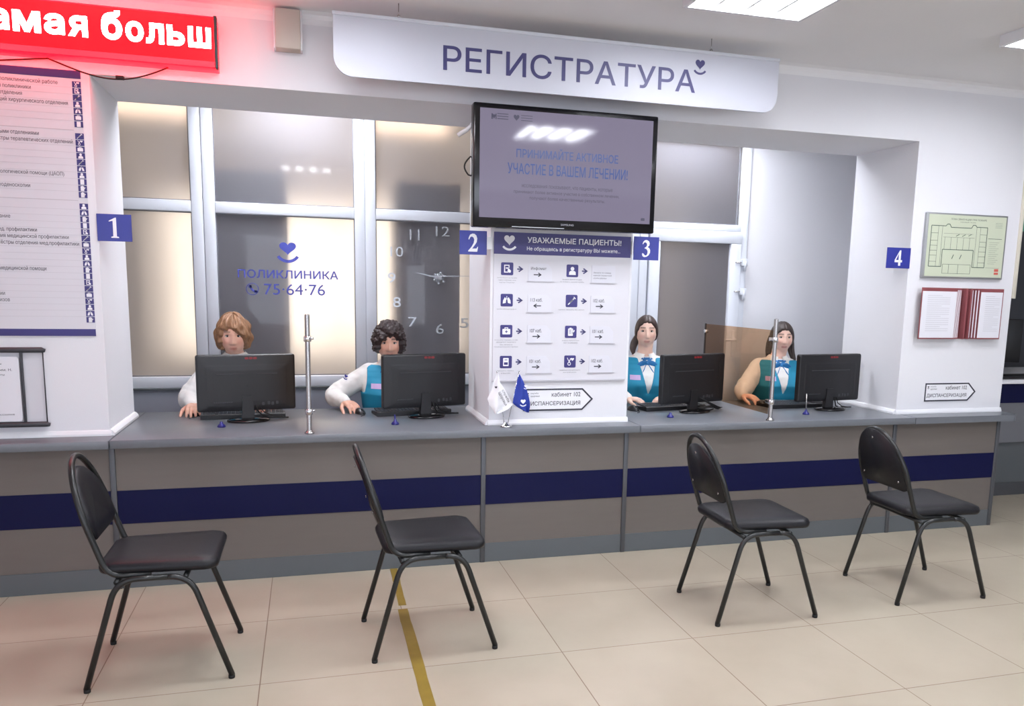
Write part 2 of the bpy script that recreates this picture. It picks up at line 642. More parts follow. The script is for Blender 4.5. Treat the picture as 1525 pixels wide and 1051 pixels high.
# daylight windows added to brighten the hall, unseen behind the camera
for k, (a, b) in enumerate(RW):
    wr = struct_root('window_%d' % (5 + k), ((a + b) / 2, -7.05, .8))
    fr = MB()
    for x0, x1, z0, z1 in ((a, b, .8, .86), (a, b, 2.29, 2.35), (a, a + .06, .86, 2.29), (b - .06, b, .86, 2.29), ((a + b) / 2 - .04, (a + b) / 2 + .04, .86, 2.29)):
        fr.box(x0, x1, -7.08, -7.02, z0, z1, .004)
    fr.build('frame', 'frame', wr)
    MB().add([(a, -7.06, .8), (a, -7.06, 2.35), (b, -7.06, 2.35), (b, -7.06, .8)], [(3, 2, 1, 0)]).build('pane', 'daylight', wr)
structure('wall_left', MB().box(-3.1, -3.0, -7.0, 4.6, 0, CEIL), 'wall')
structure('wall_right', MB().box(10.0, 10.1, -7.0, 4.6, 0, CEIL), 'wall')
structure('wall_front_left', MB().box(-3.0, .455, WY0, WY1, CT + .0005, CEIL), 'wall')
structure('wall_front_middle', MB().box(2.355, 3.172, WY0, WY1, CT + .0005, SOF), 'wall')
structure('wall_front_right', MB().box(5.032, 5.856, WY0, WY1, CT + .0005, SOF), 'wall')
structure('wall_front_header', MB().box(.455, 5.856, WY0, WY1, SOF, CEIL), 'wall')
structure('wall_booth_end', MB().box(5.75, 5.856, WY1, PY + .08, 0, CEIL), 'wall')
structure('wall_booth_left', MB().box(-1.6, -1.5, WY1, PY, 0, CEIL), 'wall')
structure('wall_partition', MB().box(4.607, 5.75, PY - .02, PY + .08, 0, CEIL), 'wall')
structure('wall_back_room', MB().box(-3.0, 5.9, 4.5, 4.6, 0, CEIL), 'wall')
structure('wall_back_room_end', MB().box(5.75, 5.856, PY + .08, 4.5, 0, CEIL), 'wall')
structure('wall_corridor', MB().box(5.856, 10.0, 3.6, 3.7, 0, CEIL), 'wall_grey')
structure('wall_low_panel', MB().box(-1.5, 3.73, PY + .0, PY + .05, 0, .824), 'panel_low')
# thin corner profile of the right pillar
structure('trim_1', MB().box(5.858, 5.880, WY0 - .012, WY0 + .03, 1.50, 2.42, .003).lathe([(.004, 0), (.004, .003)], (5.868, WY0 - .013, 1.66), 8, axis='y'), 'cream')
# cove at the ceiling line
cv = MB()
prof = [(WY0, CEIL - .05), (WY0 - .006, CEIL - .025), (WY0 - .02, CEIL - .008), (WY0 - .05, CEIL), (WY0, CEIL)]
cv.poly([(p[0], p[1]) for p in prof], lambda u, v, q: (q, u, v), -3.0, 5.856)
structure('trim_2', cv, 'ceiling')

# glossy white skirting where the pillars meet the worktop
def skirting(n, pts, h=.028, d=.012):
    mb = MB()
    for (a, b) in zip(pts[:-1], pts[1:]):
        a = Vector((a[0], a[1], 0)); b = Vector((b[0], b[1], 0))
        t = (b - a).normalized(); nrm = Vector((t.y, -t.x, 0))
        prof2 = [(0, 0), (d, 0), (d, h * .35), (d * .55, h * .8), (d * .25, h), (0, h)]
        vs = []
        for q in (a - t * .0, b + t * .0):
            vs += [q + nrm * u + Vector((0, 0, CT + .0005 + v)) for u, v in prof2]
        k = len(prof2)
        mb.add(vs, [tuple(reversed(range(k))), tuple(range(k, 2 * k))] + [(i, (i + 1) % k, (i + 1) % k + k, i + k) for i in range(k)])
    structure('trim_%d' % n, mb, 'skirt')
skirting(3, [(-3.0, WY0), (.463, WY0)])
skirting(4, [(.455, WY0 - .004), (.455, WY1)], .03, .022)
skirting(5, [(2.348, WY0), (3.178, WY0)])
skirting(6, [(2.355, WY1), (2.355, WY0)], .03, .02)
skirting(7, [(5.026, WY0), (5.862, WY0)])
skirting(8, [(5.032, WY1), (5.032, WY0)], .03, .02)

# ------------------------------------------------------------------ glazed partition
FZ = [(.905, 1.937), (2.006, 2.74)]       # lower and upper panes
def framed(mb, x0, x1, z0, z1, wd, y0, y1, bev=.004):
    mb.box(x0, x1, y0, y1, z0, z0 + wd, bev); mb.box(x0, x1, y0, y1, z1 - wd, z1, bev)
    mb.box(x0, x0 + wd, y0, y1, z0 + wd, z1 - wd, bev); mb.box(x1 - wd, x1, y0, y1, z0 + wd, z1 - wd, bev)

def pane(mb, x0, x1, z0, z1, y):
    mb.add([(x0, y, z0), (x1, y, z0), (x1, y, z1), (x0, y, z1)], [(0, 1, 2, 3)])

wins = [('window_1', -.20, .714), ('window_2', .853, 1.712), ('window_3', 1.849, 2.72), ('window_4', 2.86, 3.58)]
for nm, x0, x1 in wins:
    wr = struct_root(nm, ((x0 + x1) / 2, PY, .83))
    fr = MB()
    y0, y1 = PY - .03, PY + .035
    f = .0685
    # stiles (half of each double mullion), transom, top and bottom rails
    fr.box(x0 - f, x0, y0, y1, .83, CEIL, .005); fr.box(x1, x1 + f, y0, y1, .83, CEIL, .005)
    fr.box(x0, x1, y0, y1, FZ[1][1], CEIL, .004)
    fr.box(x0, x1, y0, y1, FZ[0][1], FZ[1][0], .005)
    fr.build('frame', 'frame', wr)
    rl = MB().box(x0 - f, x1 + f, y0 - .004, y1, .832, .903, .005)
    rl.build('bottom_rail', 'frame', wr)
    sl = MB().box(x0 - f, x1 + f, y0 - .016, y0 + .01, .822, .833, .002)
    sl.build('sill_strip', 'kick', wr)
    for (z0, z1), pn in zip(FZ, ('lower_pane', 'upper_pane')):
        q = MB(); pane(q, x0 - .005, x1 + .005, z0 - .005, z1 + .005, PY)
        q.build(pn, 'pane', wr)
        gk = MB(); framed(gk, x0, x1, z0, z1, .006, PY - .006, PY - .001, 0)
        gk.build('gasket', 'mid_grey', wr)
    if nm == 'window_2':
        lt = MB()
        lt.text('ПОЛИКЛИНИКА', .973, 1.602, 1.538, 1.592, PY - .003, bold=.02)
        lt.text('75·64·76', 1.131, 1.515, 1.432, 1.503, PY - .003, bold=.0)
        lt.build('lettering', 'logo_blue', wr)
        lg = MB()
        lg.xz(heart(1.285, 1.729, .105, .082), PY - .004, PY - .002)
        lg.xz(smile(1.285, 1.722, .083, 56, .019), PY - .004, PY - .002)
        lg.build('logo', 'logo_blue', wr)
        ph = MB()
        ring = arc_pts(1.060, 1.467, .039, 0, 360, 28) + list(reversed(arc_pts(1.060, 1.467, .035, 0, 360, 28)))
        ph.xz(ring, PY - .004, PY - .002)
        hs = arc_pts(1.085, 1.487, .043, 170, 285, 10) + list(reversed(arc_pts(1.085, 1.487, .029, 175, 280, 10)))
        ph.xz(hs, PY - .004, PY - .002)
        ph.xz(rrect(1.037, 1.056, 1.474, 1.492, .005), PY - .004, PY - .002)
        ph.xz(rrect(1.070, 1.088, 1.442, 1.458, .005), PY - .004, PY - .002)
        ph.build('phone_icon', 'logo_blue', wr)

# narrow post between the last window and the door, door with the light above it
structure('trim_9', MB().box(3.62, 3.735, PY - .03, PY + .035, 0, CEIL, .004), 'frame')
d = struct_root('door_1', (4.16, PY, 0))
fr = MB()
fr.box(3.735, 3.80, PY - .035, PY + .04, 0, CEIL, .004); fr.box(4.545, 4.607, PY - .035, PY + .04, 0, CEIL, .004)
fr.box(3.80, 4.545, PY - .035, PY + .04, 1.955, 2.003, .004); fr.box(3.80, 4.545, PY - .035, PY + .04, 2.585, CEIL, .004)
fr.build('frame', 'frame', d)
lf = MB(); framed(lf, 3.806, 4.553, .02, 1.953, .088, PY - .05, PY + .01, .006)
lf.box(3.89, 4.47, PY - .05, PY + .01, .35, .44, .005)
lf.box(3.89, 4.47, PY - .03, PY - .01, .10, .36)
lf.build('door_leaf', 'frame', d)
q = MB(); pane(q, 3.885, 4.478, .435, 1.868, PY - .02); q.build('door_pane', 'pane', d)
q = MB(); pane(q, 3.795, 4.528, 2.0, 2.59, PY); q.build('upper_pane', 'pane', d)
gk = MB(); framed(gk, 3.80, 4.528, 2.003, 2.583, .008, PY - .004, PY - .001, 0); gk.build('gasket', 'mid_grey', d)
for z in (1.725, 1.508):
    hg = MB().box(4.552, 4.600, PY - .075, PY - .03, z - .022, z + .030, .004)
    hg.lathe([(.011, 0), (.011, .075)], (4.578, PY - .066, z - .060), 12)
    hg.build('hinge', 'frame', d)
    MB().tube([(4.506, PY - .053, z + .004), (4.570, PY - .06, z + .004)], .005, 8).build('hinge_pin', 'steel', d)
hd = MB().box(4.505, 4.535, PY - .062, PY - .048, 1.02, 1.22, .006)
hd.tube([(4.52, PY - .06, 1.15), (4.52, PY - .10, 1.15), (4.43, PY - .105, 1.15)], .009, 10)
hd.build('handle', 'frame', d)

# ------------------------------------------------------------------ lights
def ceiling_light(x, y, z, label, m='lamp_tube', group='square ceiling lights of the hall', w=.595):
    t = thing('ceiling_light', label, 'ceiling light', (x, y, z - .045), group=group)
    h = w / 2
    mb = MB()
    mb.box(x - h, x + h, y - h, y + h, z - .006, z - .001)
    for a, b, c_, e in ((x - h, x + h, y - h, y - h + .018), (x - h, x + h, y + h - .018, y + h), (x - h, x - h + .018, y - h + .018, y + h - .018), (x + h - .018, x + h, y - h + .018, y + h - .018)):
        mb.box(a, b, c_, e, z - .055, z - .006)
    for k in range(1, 4):
        mb.box(x - h + k * w / 4 - .008, x - h + k * w / 4 + .008, y - h + .018, y + h - .018, z - .04, z - .006)
    mb.build('housing', 'skirt', t)
    for k in range(4):
        cx = x - h + (k + .5) * w / 4
        MB().box(cx - .036, cx + .036, y - h + .03, y + h - .03, z - .034, z - .012, .006).build('tube', m, t)
    return t
for x, y, lb in ((1.42, -1.0, 'ceiling light above the chairs near the left counter'),
                 (3.33, -1.0, 'white square ceiling light at the top edge, in front of the banner'),
                 (5.07, -1.0, 'white square ceiling light at the top right corner'),
                 (1.42, -2.5, 'ceiling light in the second row, left'),
                 (3.36, -2.5, 'ceiling light in the second row, reflected in the television'),
                 (5.07, -2.5, 'ceiling light in the second row, right')):
    ceiling_light(x, y, CEIL, lb)
for x, lb in ((1.35, 'ceiling light behind the counter, between desks one and two'), (4.1, 'ceiling light behind the counter, between desks three and four')):
    ceiling_light(x, 1.0, CEIL, lb, 'lamp_booth', 'lights behind the counter', .5)  # unseen lights added to brighten the booth and its wall
for x, lb in ((.35, 'lamp of the back room behind the first frosted pane'), (2.2, 'lamp of the back room behind the clock pane')):
    ceiling_light(x, 2.7, CEIL, lb, 'lamp_back', 'lamps of the back room')  # unseen lamps added so the upper panes look lit
wr = struct_root('window_9', (1.5, 4.48, .8))
fr = MB()
framed_ = ((.15, 2.9, .8, .86), (.15, 2.9, 2.24, 2.3), (.15, .21, .86, 2.24), (2.84, 2.9, .86, 2.24), (1.67, 1.73, .86, 2.24))
for x0, x1, z0, z1 in framed_:
    fr.box(x0, x1, 4.42, 4.498, z0, z1, .004)
fr.build('frame', 'frame', wr)
MB().add([(.15, 4.47, .8), (2.9, 4.47, .8), (2.9, 4.47, 2.3), (.15, 4.47, 2.3)], [(0, 1, 2, 3)]).build('pane', 'back_daylight', wr)

# tall grey cabinets close behind the frosted panes
def cabinet(x0, x1, y0, y1, z1, label):
    t = thing('tall_cabinet', label, 'cabinet', ((x0 + x1) / 2, (y0 + y1) / 2, 0), group='cabinets behind the frosted glass')
    MB().box(x0, x1, y0, y1, .06, z1, .004).build('body', 'cabinet', t)
    MB().box(x0 + .02, x1 - .02, y0 + .03, y1 - .02, 0, .06).build('plinth', 'kick', t)
    for a, b in ((x0 + .005, (x0 + x1) / 2 - .002), ((x0 + x1) / 2 + .002, x1 - .005)):
        dr = MB().box(a, b, y1, y1 + .018, .08, z1 - .02, .003).build('door', 'cabinet', t)
        MB().box(b - .04, b - .03, y1 + .018, y1 + .035, 1.0, 1.14, .003).build('handle', 'steel', dr)
cabinet(.79, 1.285, PY + .06, PY + .50, 2.225, 'grey tall cabinet blurred behind the glass of the clinic lettering')
cabinet(1.985, 2.425, PY + .06, PY + .50, 2.205, 'grey tall cabinet blurred behind the glass with the clock numerals')
cabinet(-.75, .34, PY + .55, PY + .97, 2.26, 'grey tall cabinet blurred at the left edge of the first pane')
cabinet(3.88, 4.95, PY + .40, PY + .82, 2.16, 'grey tall cabinet blurred behind the glazed door')

# ------------------------------------------------------------------ counter
seams = [(-2.9, .48), (.48, 2.305), (2.305, 3.135), (3.135, 4.95), (4.95, 5.756)]
labels = ['grey counter front with blue stripe under the directory board',
          'grey counter front with blue stripe below desks one and two',
          'narrow grey counter front with blue stripe under the middle pillar',
          'grey counter front with blue stripe below desks three and four',
          'end section of the grey counter front under the right pillar']
for (x0, x1), lb in zip(seams, labels):
    t = thing('counter_front', lb, 'counter', ((x0 + x1) / 2, 0, 0), group='counter fronts')
    MB().box(x0 + .0135, x1 - .0135, 0, .02, .108, .709).build('panel', 'counter', t)
    MB().box(x0 + .0135, x1 - .0135, -.004, .0, .328, .494, .001, 1).build('blue_stripe', 'stripe', t)
    MB().box(x0 + .0135, x1 - .0135, -.003, .02, .0, .107, .001, 1).build('kickboard', 'kick', t)
    MB().box(x1 - .013, x1 + .013, -.008, .012, 0, .709, .002).build('joint_post', 'post', t)
    if x1 > 5.5:
        MB().box(x1 - .02, x1 - .002, .02, .82, 0, .709).build('end_panel', 'counter', t)
for x0, x1, y0, lb in ((-2.9, .478, -.056, 'grey worktop slab under the directory board'), (.482, 3.2, -.046, 'long grey worktop of desks one and two'),
                   (3.203, 5.06, -.046, 'long grey worktop of desks three and four'), (5.063, 5.88, -.046, 'end slab of the grey worktop with rounded corner')):
    mb = MB()
    if x1 < 5.5:
        mb.box(x0, x1, y0, .85, .7095, CT, .003)
    else:
        out = [(x0, y0)] + arc_pts(x1 - .06, y0 + .06, .06, 270, 360, 8) + [(x1, .85), (x0, .85)]
        mb.poly(out, lambda u, v, q: (u, v, q), .7095, CT)
    tag(mb.build('worktop', 'top'), lb, 'worktop', 'worktop slabs')

# bronze glass dividers on steel posts
def divider(x, label, yp=-.0):
    t = thing('desk_divider', label, 'divider', (x, yp, CT))
    p = MB()
    p.lathe([(.024, 0), (.024, .006), (.016, .012), (.0125, .02), (.0125, .60), (.012, .603), (.004, .605)], (x, yp, CT), 20)
    p.build('post', 'steel', t)
    g = MB().box(x - .003, x + .003, yp + .03, .86, CT + .035, 1.287, .001, 1)
    g.build('glass_panel', 'bronze_glass', t)
    e = MB().box(x - .006, x + .006, .86, .866, CT, 1.29); e.build('rear_edge', 'post', t)
    for z in (.862, 1.232):
        c = MB()
        c.lathe([(.017, -.014), (.019, -.012), (.019, .012), (.017, .014)], (x, yp, z), 16)
        c.box(x - .012, x + .012, yp + .01, yp + .05, z - .012, z + .012, .004)
        c.lathe([(.006, 0), (.006, .02)], (x + .01, yp + .03, z), 10, axis='x')
        c.build('clamp', 'chrome', t)
    c = MB().box(x - .013, x + .013, .84, .875, 1.225, 1.25, .004); c.build('clamp', 'chrome', t)
divider(1.398, 'steel post with a glass divider between desks one and two')
divider(4.055, 'steel post with a bronze glass divider beside desk four')

# ------------------------------------------------------------------ LED ticker
t = thing('led_sign', 'red LED ticker sign with white running Cyrillic letters', 'LED sign', (-.2, .05, 2.487))
MB().box(-1.5, 1.021, .0, .098, 2.487, 2.714, .004).build('case', 'led_case', t)
MB().box(-1.49, 1.008, -.004, .0, 2.515, 2.706).build('led_matrix', 'led_red', t)
MB().box(1.010, 1.024, -.008, .03, 2.485, 2.716, .003).build('end_cap', 'dark_grey', t)
lt = MB()
for q_, xa, xb_ in (('а', .100, .176), ('м', .190, .298), ('а', .312, .392), ('я', .405, .484)):
    lt.text(q_, xa, xb_, 2.570, 2.658, -.006, bold=.05)
for q_, xa, xb_, zt_ in (('б', .540, .624, 2.695), ('о', .638, .712, 2.658), ('л', .722, .797, 2.658), ('ь', .810, .884, 2.658)):
    lt.text(q_, xa, xb_, 2.570, zt_, -.006, bold=.05)
lt.text('ш', .899, .997, 2.570, 2.660, -.006, bold=.05)
lt.build('lettering', 'led_white', t)
cb = MB()
cpts = []
for i in range(25):
    u = i / 24
    cpts.append((.30 + u * .49, .06, 2.482 - .055 * sin(pi * u) * (1.0 + .4 * u)))
cb.tube([(.06, .095, 2.46)] + cpts + [(.80, .06, 2.487)], .0035, 6)
cb.box(.575, .61, .05, .07, 2.415, 2.432, .003)
cb.build('cable', 'rubber', t)

# ------------------------------------------------------------------ hanging banner
t = thing('hanging_sign', 'long white hanging sign reading РЕГИСТРАТУРА in navy letters', 'sign', (2.7, -.2, 2.455))
bx0, bx1, bz0, bz1, by = 1.54, 3.845, 2.455, 2.722, -.2
R = .085
outl = [(bx0, bz1)] + arc_pts(bx0 + R, bz0 + R, R, 180, 270, 10) + arc_pts(bx1 - R, bz0 + R, R, 270, 360, 10) + [(bx1, bz1)]
MB().xz(outl, by, by + .012).build('panel', 'banner', t)
MB().box(bx0 - .004, bx1 + .004, by - .006, by + .018, bz1 - .004, bz1 + .012, .003).build('top_rail', 'frame', t)
MB().text('РЕГИСТРАТУРА', 2.046, 3.362, 2.520, 2.634, by - .0015, bold=.012).build('lettering', 'navy_text', t)
lg = MB(); logo(lg, 3.384, 2.650, .068, by - .001); lg.build('logo', 'navy_text', t)
for x in (1.838, 3.446):
    hk = MB().tube([(x, by + .006, bz1 + .01), (x, by + .006, CEIL - .002)], .0022, 6)
    hk.ball((x, by + .006, bz1 + .018), .008, 10, 6)
    hk.build('wire', 'steel', t)

# beige box high on the wall
t = thing('wall_box', 'beige wall-mounted box high between the red ticker and the hanging sign', 'wall box', (1.338, .06, 2.61))
MB().box(1.280, 1.396, .02, .098, 2.611, CEIL - .01, .004).build('body', 'beige', t)
MB().box(1.272, 1.282, .035, .099, 2.611, CEIL - .01, .002).build('side_channel', 'skirt', t)
MB().box(1.394, 1.404, .035, .099, 2.611, CEIL - .01, .002).build('side_channel', 'skirt', t)

# ------------------------------------------------------------------ television
t = thing('television', 'large black wall television showing blue Cyrillic text on the middle pillar', 'television', (2.713, -.06, 1.81))
tx0, tx1, tz0, tz1 = 2.216, 3.210, 1.808, 2.413
MB().box(tx0, tx1, -.10, -.035, tz0, tz1, .008).build('bezel', 'black_gloss', t)
MB().box(tx0 + .12, tx1 - .12, -.036, .03, tz0 + .08, tz1 - .08, .015).build('rear_housing', 'black_plastic', t)
MB().box(2.55, 2.88, .03, .098, 1.98, 2.28, .004).build('wall_bracket', 'dark_grey', t)
sc = MB().box(2.248, 3.180, -.1025, -.10, 1.856, 2.387); so = sc.build('screen', 'screen', t)
lt = MB()
ys = -.1035
lt.text('ПРИНИМАЙТЕ АКТИВНОЕ', 2.437, 2.988, 2.158, 2.212, ys, bold=.012)
lt.build('blue_lettering', 'screen_text', so)
lt = MB()
lt.text('УЧАСТИЕ В ВАШЕМ ЛЕЧЕНИИ!', 2.392, 3.044, 2.077, 2.131, ys, bold=.012)
lt.build('blue_lettering', 'screen_text', so)
lt = MB()
for (a, b, z, s_) in ((2.468, 2.962, 2.008, 'исследования показывают, что пациенты, которые'), (2.426, 3.000, 1.979, 'принимают более активное участие в собственном лечении,'), (2.51, 2.92, 1.950, 'получают более качественные результаты.')):
    lt.text(s_, a, b, z, z + .020, ys, bold=.004)
lt.xz(heart(2.318, 2.347, .016, .024), ys - .001, ys); lt.xz(heart(2.434, 2.349, .03, .03), ys - .001, ys)
for k in range(3):
    lt.rect(2.335, 2.392, 2.361 - k * .012, 2.365 - k * .012, ys); lt.rect(2.458, 2.518, 2.361 - k * .012, 2.364 - k * .012, ys)
lt.rect(2.305, 2.312, 2.335, 2.362, ys); lt.rect(2.326, 2.331, 2.335, 2.362, ys)
lt.xz(rrect(3.128, 3.150, 1.872, 1.886, .004), ys - .001, ys)
lt.build('small_lettering', 'screen_dark', so)
MB().text('SAMSUNG', 2.682, 2.752, 1.829, 1.839, -.1012, bold=.01).build('maker_lettering', 'grey_print', t)
MB().box(2.42, 2.70, -.1022, -.098, 1.813, 1.8165).build('light_bar', 'alu', t)
loop = [(tx0 + .02, -.03, 2.06)] + [(tx0 - .03 * sin(pi * k / 10), -.02, 2.06 + .10 * k / 10 + .0) for k in range(1, 11)] + [(tx0 + .02, -.02, 2.16)]
MB().tube(loop, .004, 8).build('cable', 'rubber', t)
tb = MB().tube([(tx0 + .03, .05, 2.34), (tx0 + .0, .08, 2.31), (tx0 - .045, .09, 2.28)], .012, 8); tb.build('cable_duct', 'skirt', t)
MB().tube([(tx1 - .02, -.01, 2.27), (tx1 + .012, -.02, 2.28), (tx1 + .014, -.02, 2.24), (tx1 - .02, -.01, 2.22)], .006, 8).build('cable_tie', 'skirt', t)

# ------------------------------------------------------------------ numbered plates
DIG = {
    '1': [[(.30, 0), (.74, 0), (.74, .05), (.62, .08), (.62, 1.0), (.56, 1.0), (.20, .84), (.20, .80), (.40, .84), (.42, .82), (.42, .08), (.30, .05)]],
    '2': [[(.06, 0), (.84, 0), (.92, .28), (.86, .28), (.78, .18), (.40, .17), (.62, .36), (.80, .54), (.84, .74), (.76, .90), (.60, .99), (.42, 1.0), (.22, .94), (.10, .78), (.08, .68), (.13, .66), (.24, .80), (.38, .84), (.52, .78), (.58, .66), (.54, .50), (.36, .28), (.06, .05)]],
    '3': [[(.08, .16), (.12, .05), (.30, -.01), (.52, .01), (.72, .10), (.86, .26), (.86, .42), (.76, .53), (.62, .58), (.76, .68), (.80, .80), (.72, .93), (.52, 1.0), (.34, .99), (.18, .90), (.10, .76), (.15, .74), (.26, .84), (.40, .86), (.52, .80), (.55, .70), (.48, .60), (.32, .54), (.32, .50), (.50, .47), (.62, .36), (.62, .22), (.54, .11), (.42, .08), (.30, .13), (.20, .21), (.11, .22)]],
    '4': [[(.50, 0), (.74, 0), (.74, 1.0), (.60, 1.0), (.50, .885)], [(.50, .22), (.50, .37), (.05, .37), (.05, .22)], [(.74, .22), (.92, .22), (.92, .37), (.74, .37)], [(.05, .37), (.19, .37), (.50, .79), (.50, .885)]],
}
for nm, x0, x1, z0, z1, lb in (('1', .452, .602, 1.686, 1.812, 'blue plate with white numeral 1 on the left pillar edge'),
                               ('2', 2.182, 2.330, 1.675, 1.800, 'blue plate with white numeral 2 left of the middle pillar'),
                               ('3', 3.172, 3.325, 1.674, 1.803, 'blue plate with white numeral 3 right of the middle pillar'),
                               ('4', 4.860, 5.034, 1.672, 1.798, 'blue plate with white numeral 4 at the right pillar edge')):
    t = thing('number_plate', lb, 'sign', ((x0 + x1) / 2, WY0, z0), group='numbered blue desk plates')
    yb = WY0 - .014 if nm in '23' else WY0 - .003
    MB().box(x0, x1, yb - .004, yb, z0, z1, .001, 1).build('plate', 'blue', t)
    arm = MB()
    if nm in '14':
        a, b = (x0, x0 + .02) if nm == '1' else (x1 - .02, x1)
        arm.box(a, b, yb, WY0 + .001, z0 + .03, z1 - .03)
    else:
        a, b = (x1 - .02, x1 + .03) if nm == '2' else (x0 - .01, x0 + .03)
        arm.box(a, b, yb, WY0 - .001, z0 + .03, z1 - .03)
    arm.build('mounting_strip', 'skirt', t)
    cx = (x0 + x1) / 2
    wd = .062 if nm != '1' else .075
    hz = .094
    zb = (z0 + z1) / 2 - hz / 2
    dg = MB()
    for outline in DIG[nm]:
        dg.xz([(cx - wd / 2 + u * wd, zb + v * hz) for u, v in outline], yb - .0058, yb - .004)
    dg.build('numeral', 'white', t)

# ------------------------------------------------------------------ information board on the middle pillar
bx0, bx1, bz0, bz1 = 2.371, 3.158, .997, 1.800
yb = WY0 - .006
t = thing('information_board', 'white patient information board with navy heading and eight pictograms', 'information board', (2.76, WY0, bz0))
MB().box(bx0, bx1, yb, WY0 - .001, bz0, bz1, .001, 1).build('panel', 'board', t)
MB().rect(bx0, bx1, 1.684, bz1, yb, .002).build('heading_band', 'navy', t)
lt = MB()
lt.text('УВАЖАЕМЫЕ ПАЦИЕНТЫ!', 2.556, 3.100, 1.742, 1.778, yb - .0035, bold=.022)
lt.text('Не обращаясь в регистратуру ВЫ можете...', 2.554, 3.095, 1.702, 1.727, yb - .0035, bold=.010)
lt.build('heading_lettering', 'white', t)
lg = MB(); logo(lg, 2.456, 1.743, .075, yb - .002); lg.build('logo', 'white', t)
rows_l = [(1.606, 'Инфомат', 1), (1.438, '113 каб.', -1), (1.270, '107 каб.', 1), (1.101, '101 каб.', 1)]
rows_r = [(1.604, None, 1), (1.439, '102 каб.', 1), (1.268, '101 каб.', 1), (1.102, '102 каб.', 1)]

def glyph(mb, kind, cx, cz, y, u=.062):
    f = lambda pts: mb.xz([(cx + a * u, cz + b * u) for a, b in pts], y - .0012, y)
    rr_ = lambda a, b, c_, e, r=.03: f(rrect(a, b, c_, e, r, 3))
    if kind == 0:
        f([(-.28, -.33), (.10, -.33), (.10, -.24), (-.19, -.24), (-.19, .26), (.12, .26), (.12, .08), (.2, .08), (.2, .35), (-.28, .35)])
        rr_(-.12, .10, .0, .12); f([(.06, -.02), (.14, .05), (.34, -.16), (.30, -.33), (.16, -.33), (.02, -.16)])
    elif kind == 1:
        for s_ in (1, -1):
            f([(s_ * .05, .12), (s_ * .17, .26), (s_ * .33, -.02), (s_ * .36, -.30), (s_ * .10, -.24)][::s_])
        rr_(-.02, .02, .05, .36, .01)
    elif kind == 2:
        rr_(-.36, .36, -.28, .20, .05)
        f([(-.16, .20), (-.16, .33), (.16, .33), (.16, .20), (.10, .20), (.10, .27), (-.10, .27), (-.10, .20)])
    elif kind == 3:
        rr_(-.25, .25, -.36, .36, .04)
    elif kind == 4:
        f(arc_pts(0, .18, .17, 0, 350, 16)); f([(-.32, -.36), (-.30, -.10), (-.16, .0), (.16, .0), (.30, -.10), (.32, -.36)])
    elif kind == 5:
        f([(-.30, -.36), (-.36, -.30), (.18, .26), (.26, .20)]); f([(.16, .34), (.22, .38), (.38, .22), (.34, .16)])
        f([(-.2, -.12), (-.12, -.2), (.16, .08), (.08, .16)])
    elif kind == 6:
        rr_(-.26, .20, -.36, .30, .04); f([(.06, -.10), (.30, .18), (.38, .10), (.14, -.18)])
        rr_(-.13, .07, .26, .37, .02)
    elif kind == 7:
        f(heart(.22 , .18, .30, .28)); ring = arc_pts(-.08, -.2, .16, 0, 350, 16) + list(reversed(arc_pts(-.08, -.2, .10, 0, 350, 16)))
        f(ring); f([(-.3, .34), (-.24, .34), (-.06, -.02), (-.12, -.04)]); f([(.02, .3), (.08, .28), (-.04, -.04), (-.10, -.02)])
def dark_detail(mb, kind, cx, cz, y, u=.062):
    f = lambda pts: mb.xz([(cx + a * u, cz + b * u) for a, b in pts], y - .0020, y - .0012)
    if kind == 2:
        f([(-.035, -.16), (.035, -.16), (.035, -.075), (.12, -.075), (.12, -.005), (.035, -.005), (.035, .08), (-.035, .08), (-.035, -.005), (-.12, -.005), (-.12, -.075), (-.035, -.075)])
    elif kind == 3:
        f([(-.17, -.24), (.17, -.24), (.17, -.02), (-.17, -.02)]); f([(-.12, .16), (.12, .16), (.12, .22), (-.12, .22)])
    elif kind == 6:
        for k in range(3):
            f([(-.18, .12 - k * .13), (.02, .12 - k * .13), (.02, .17 - k * .13), (-.18, .17 - k * .13)])
    elif kind == 0:
        f([(-.14, -.02), (.0, -.02), (.0, .0), (-.14, .0)])

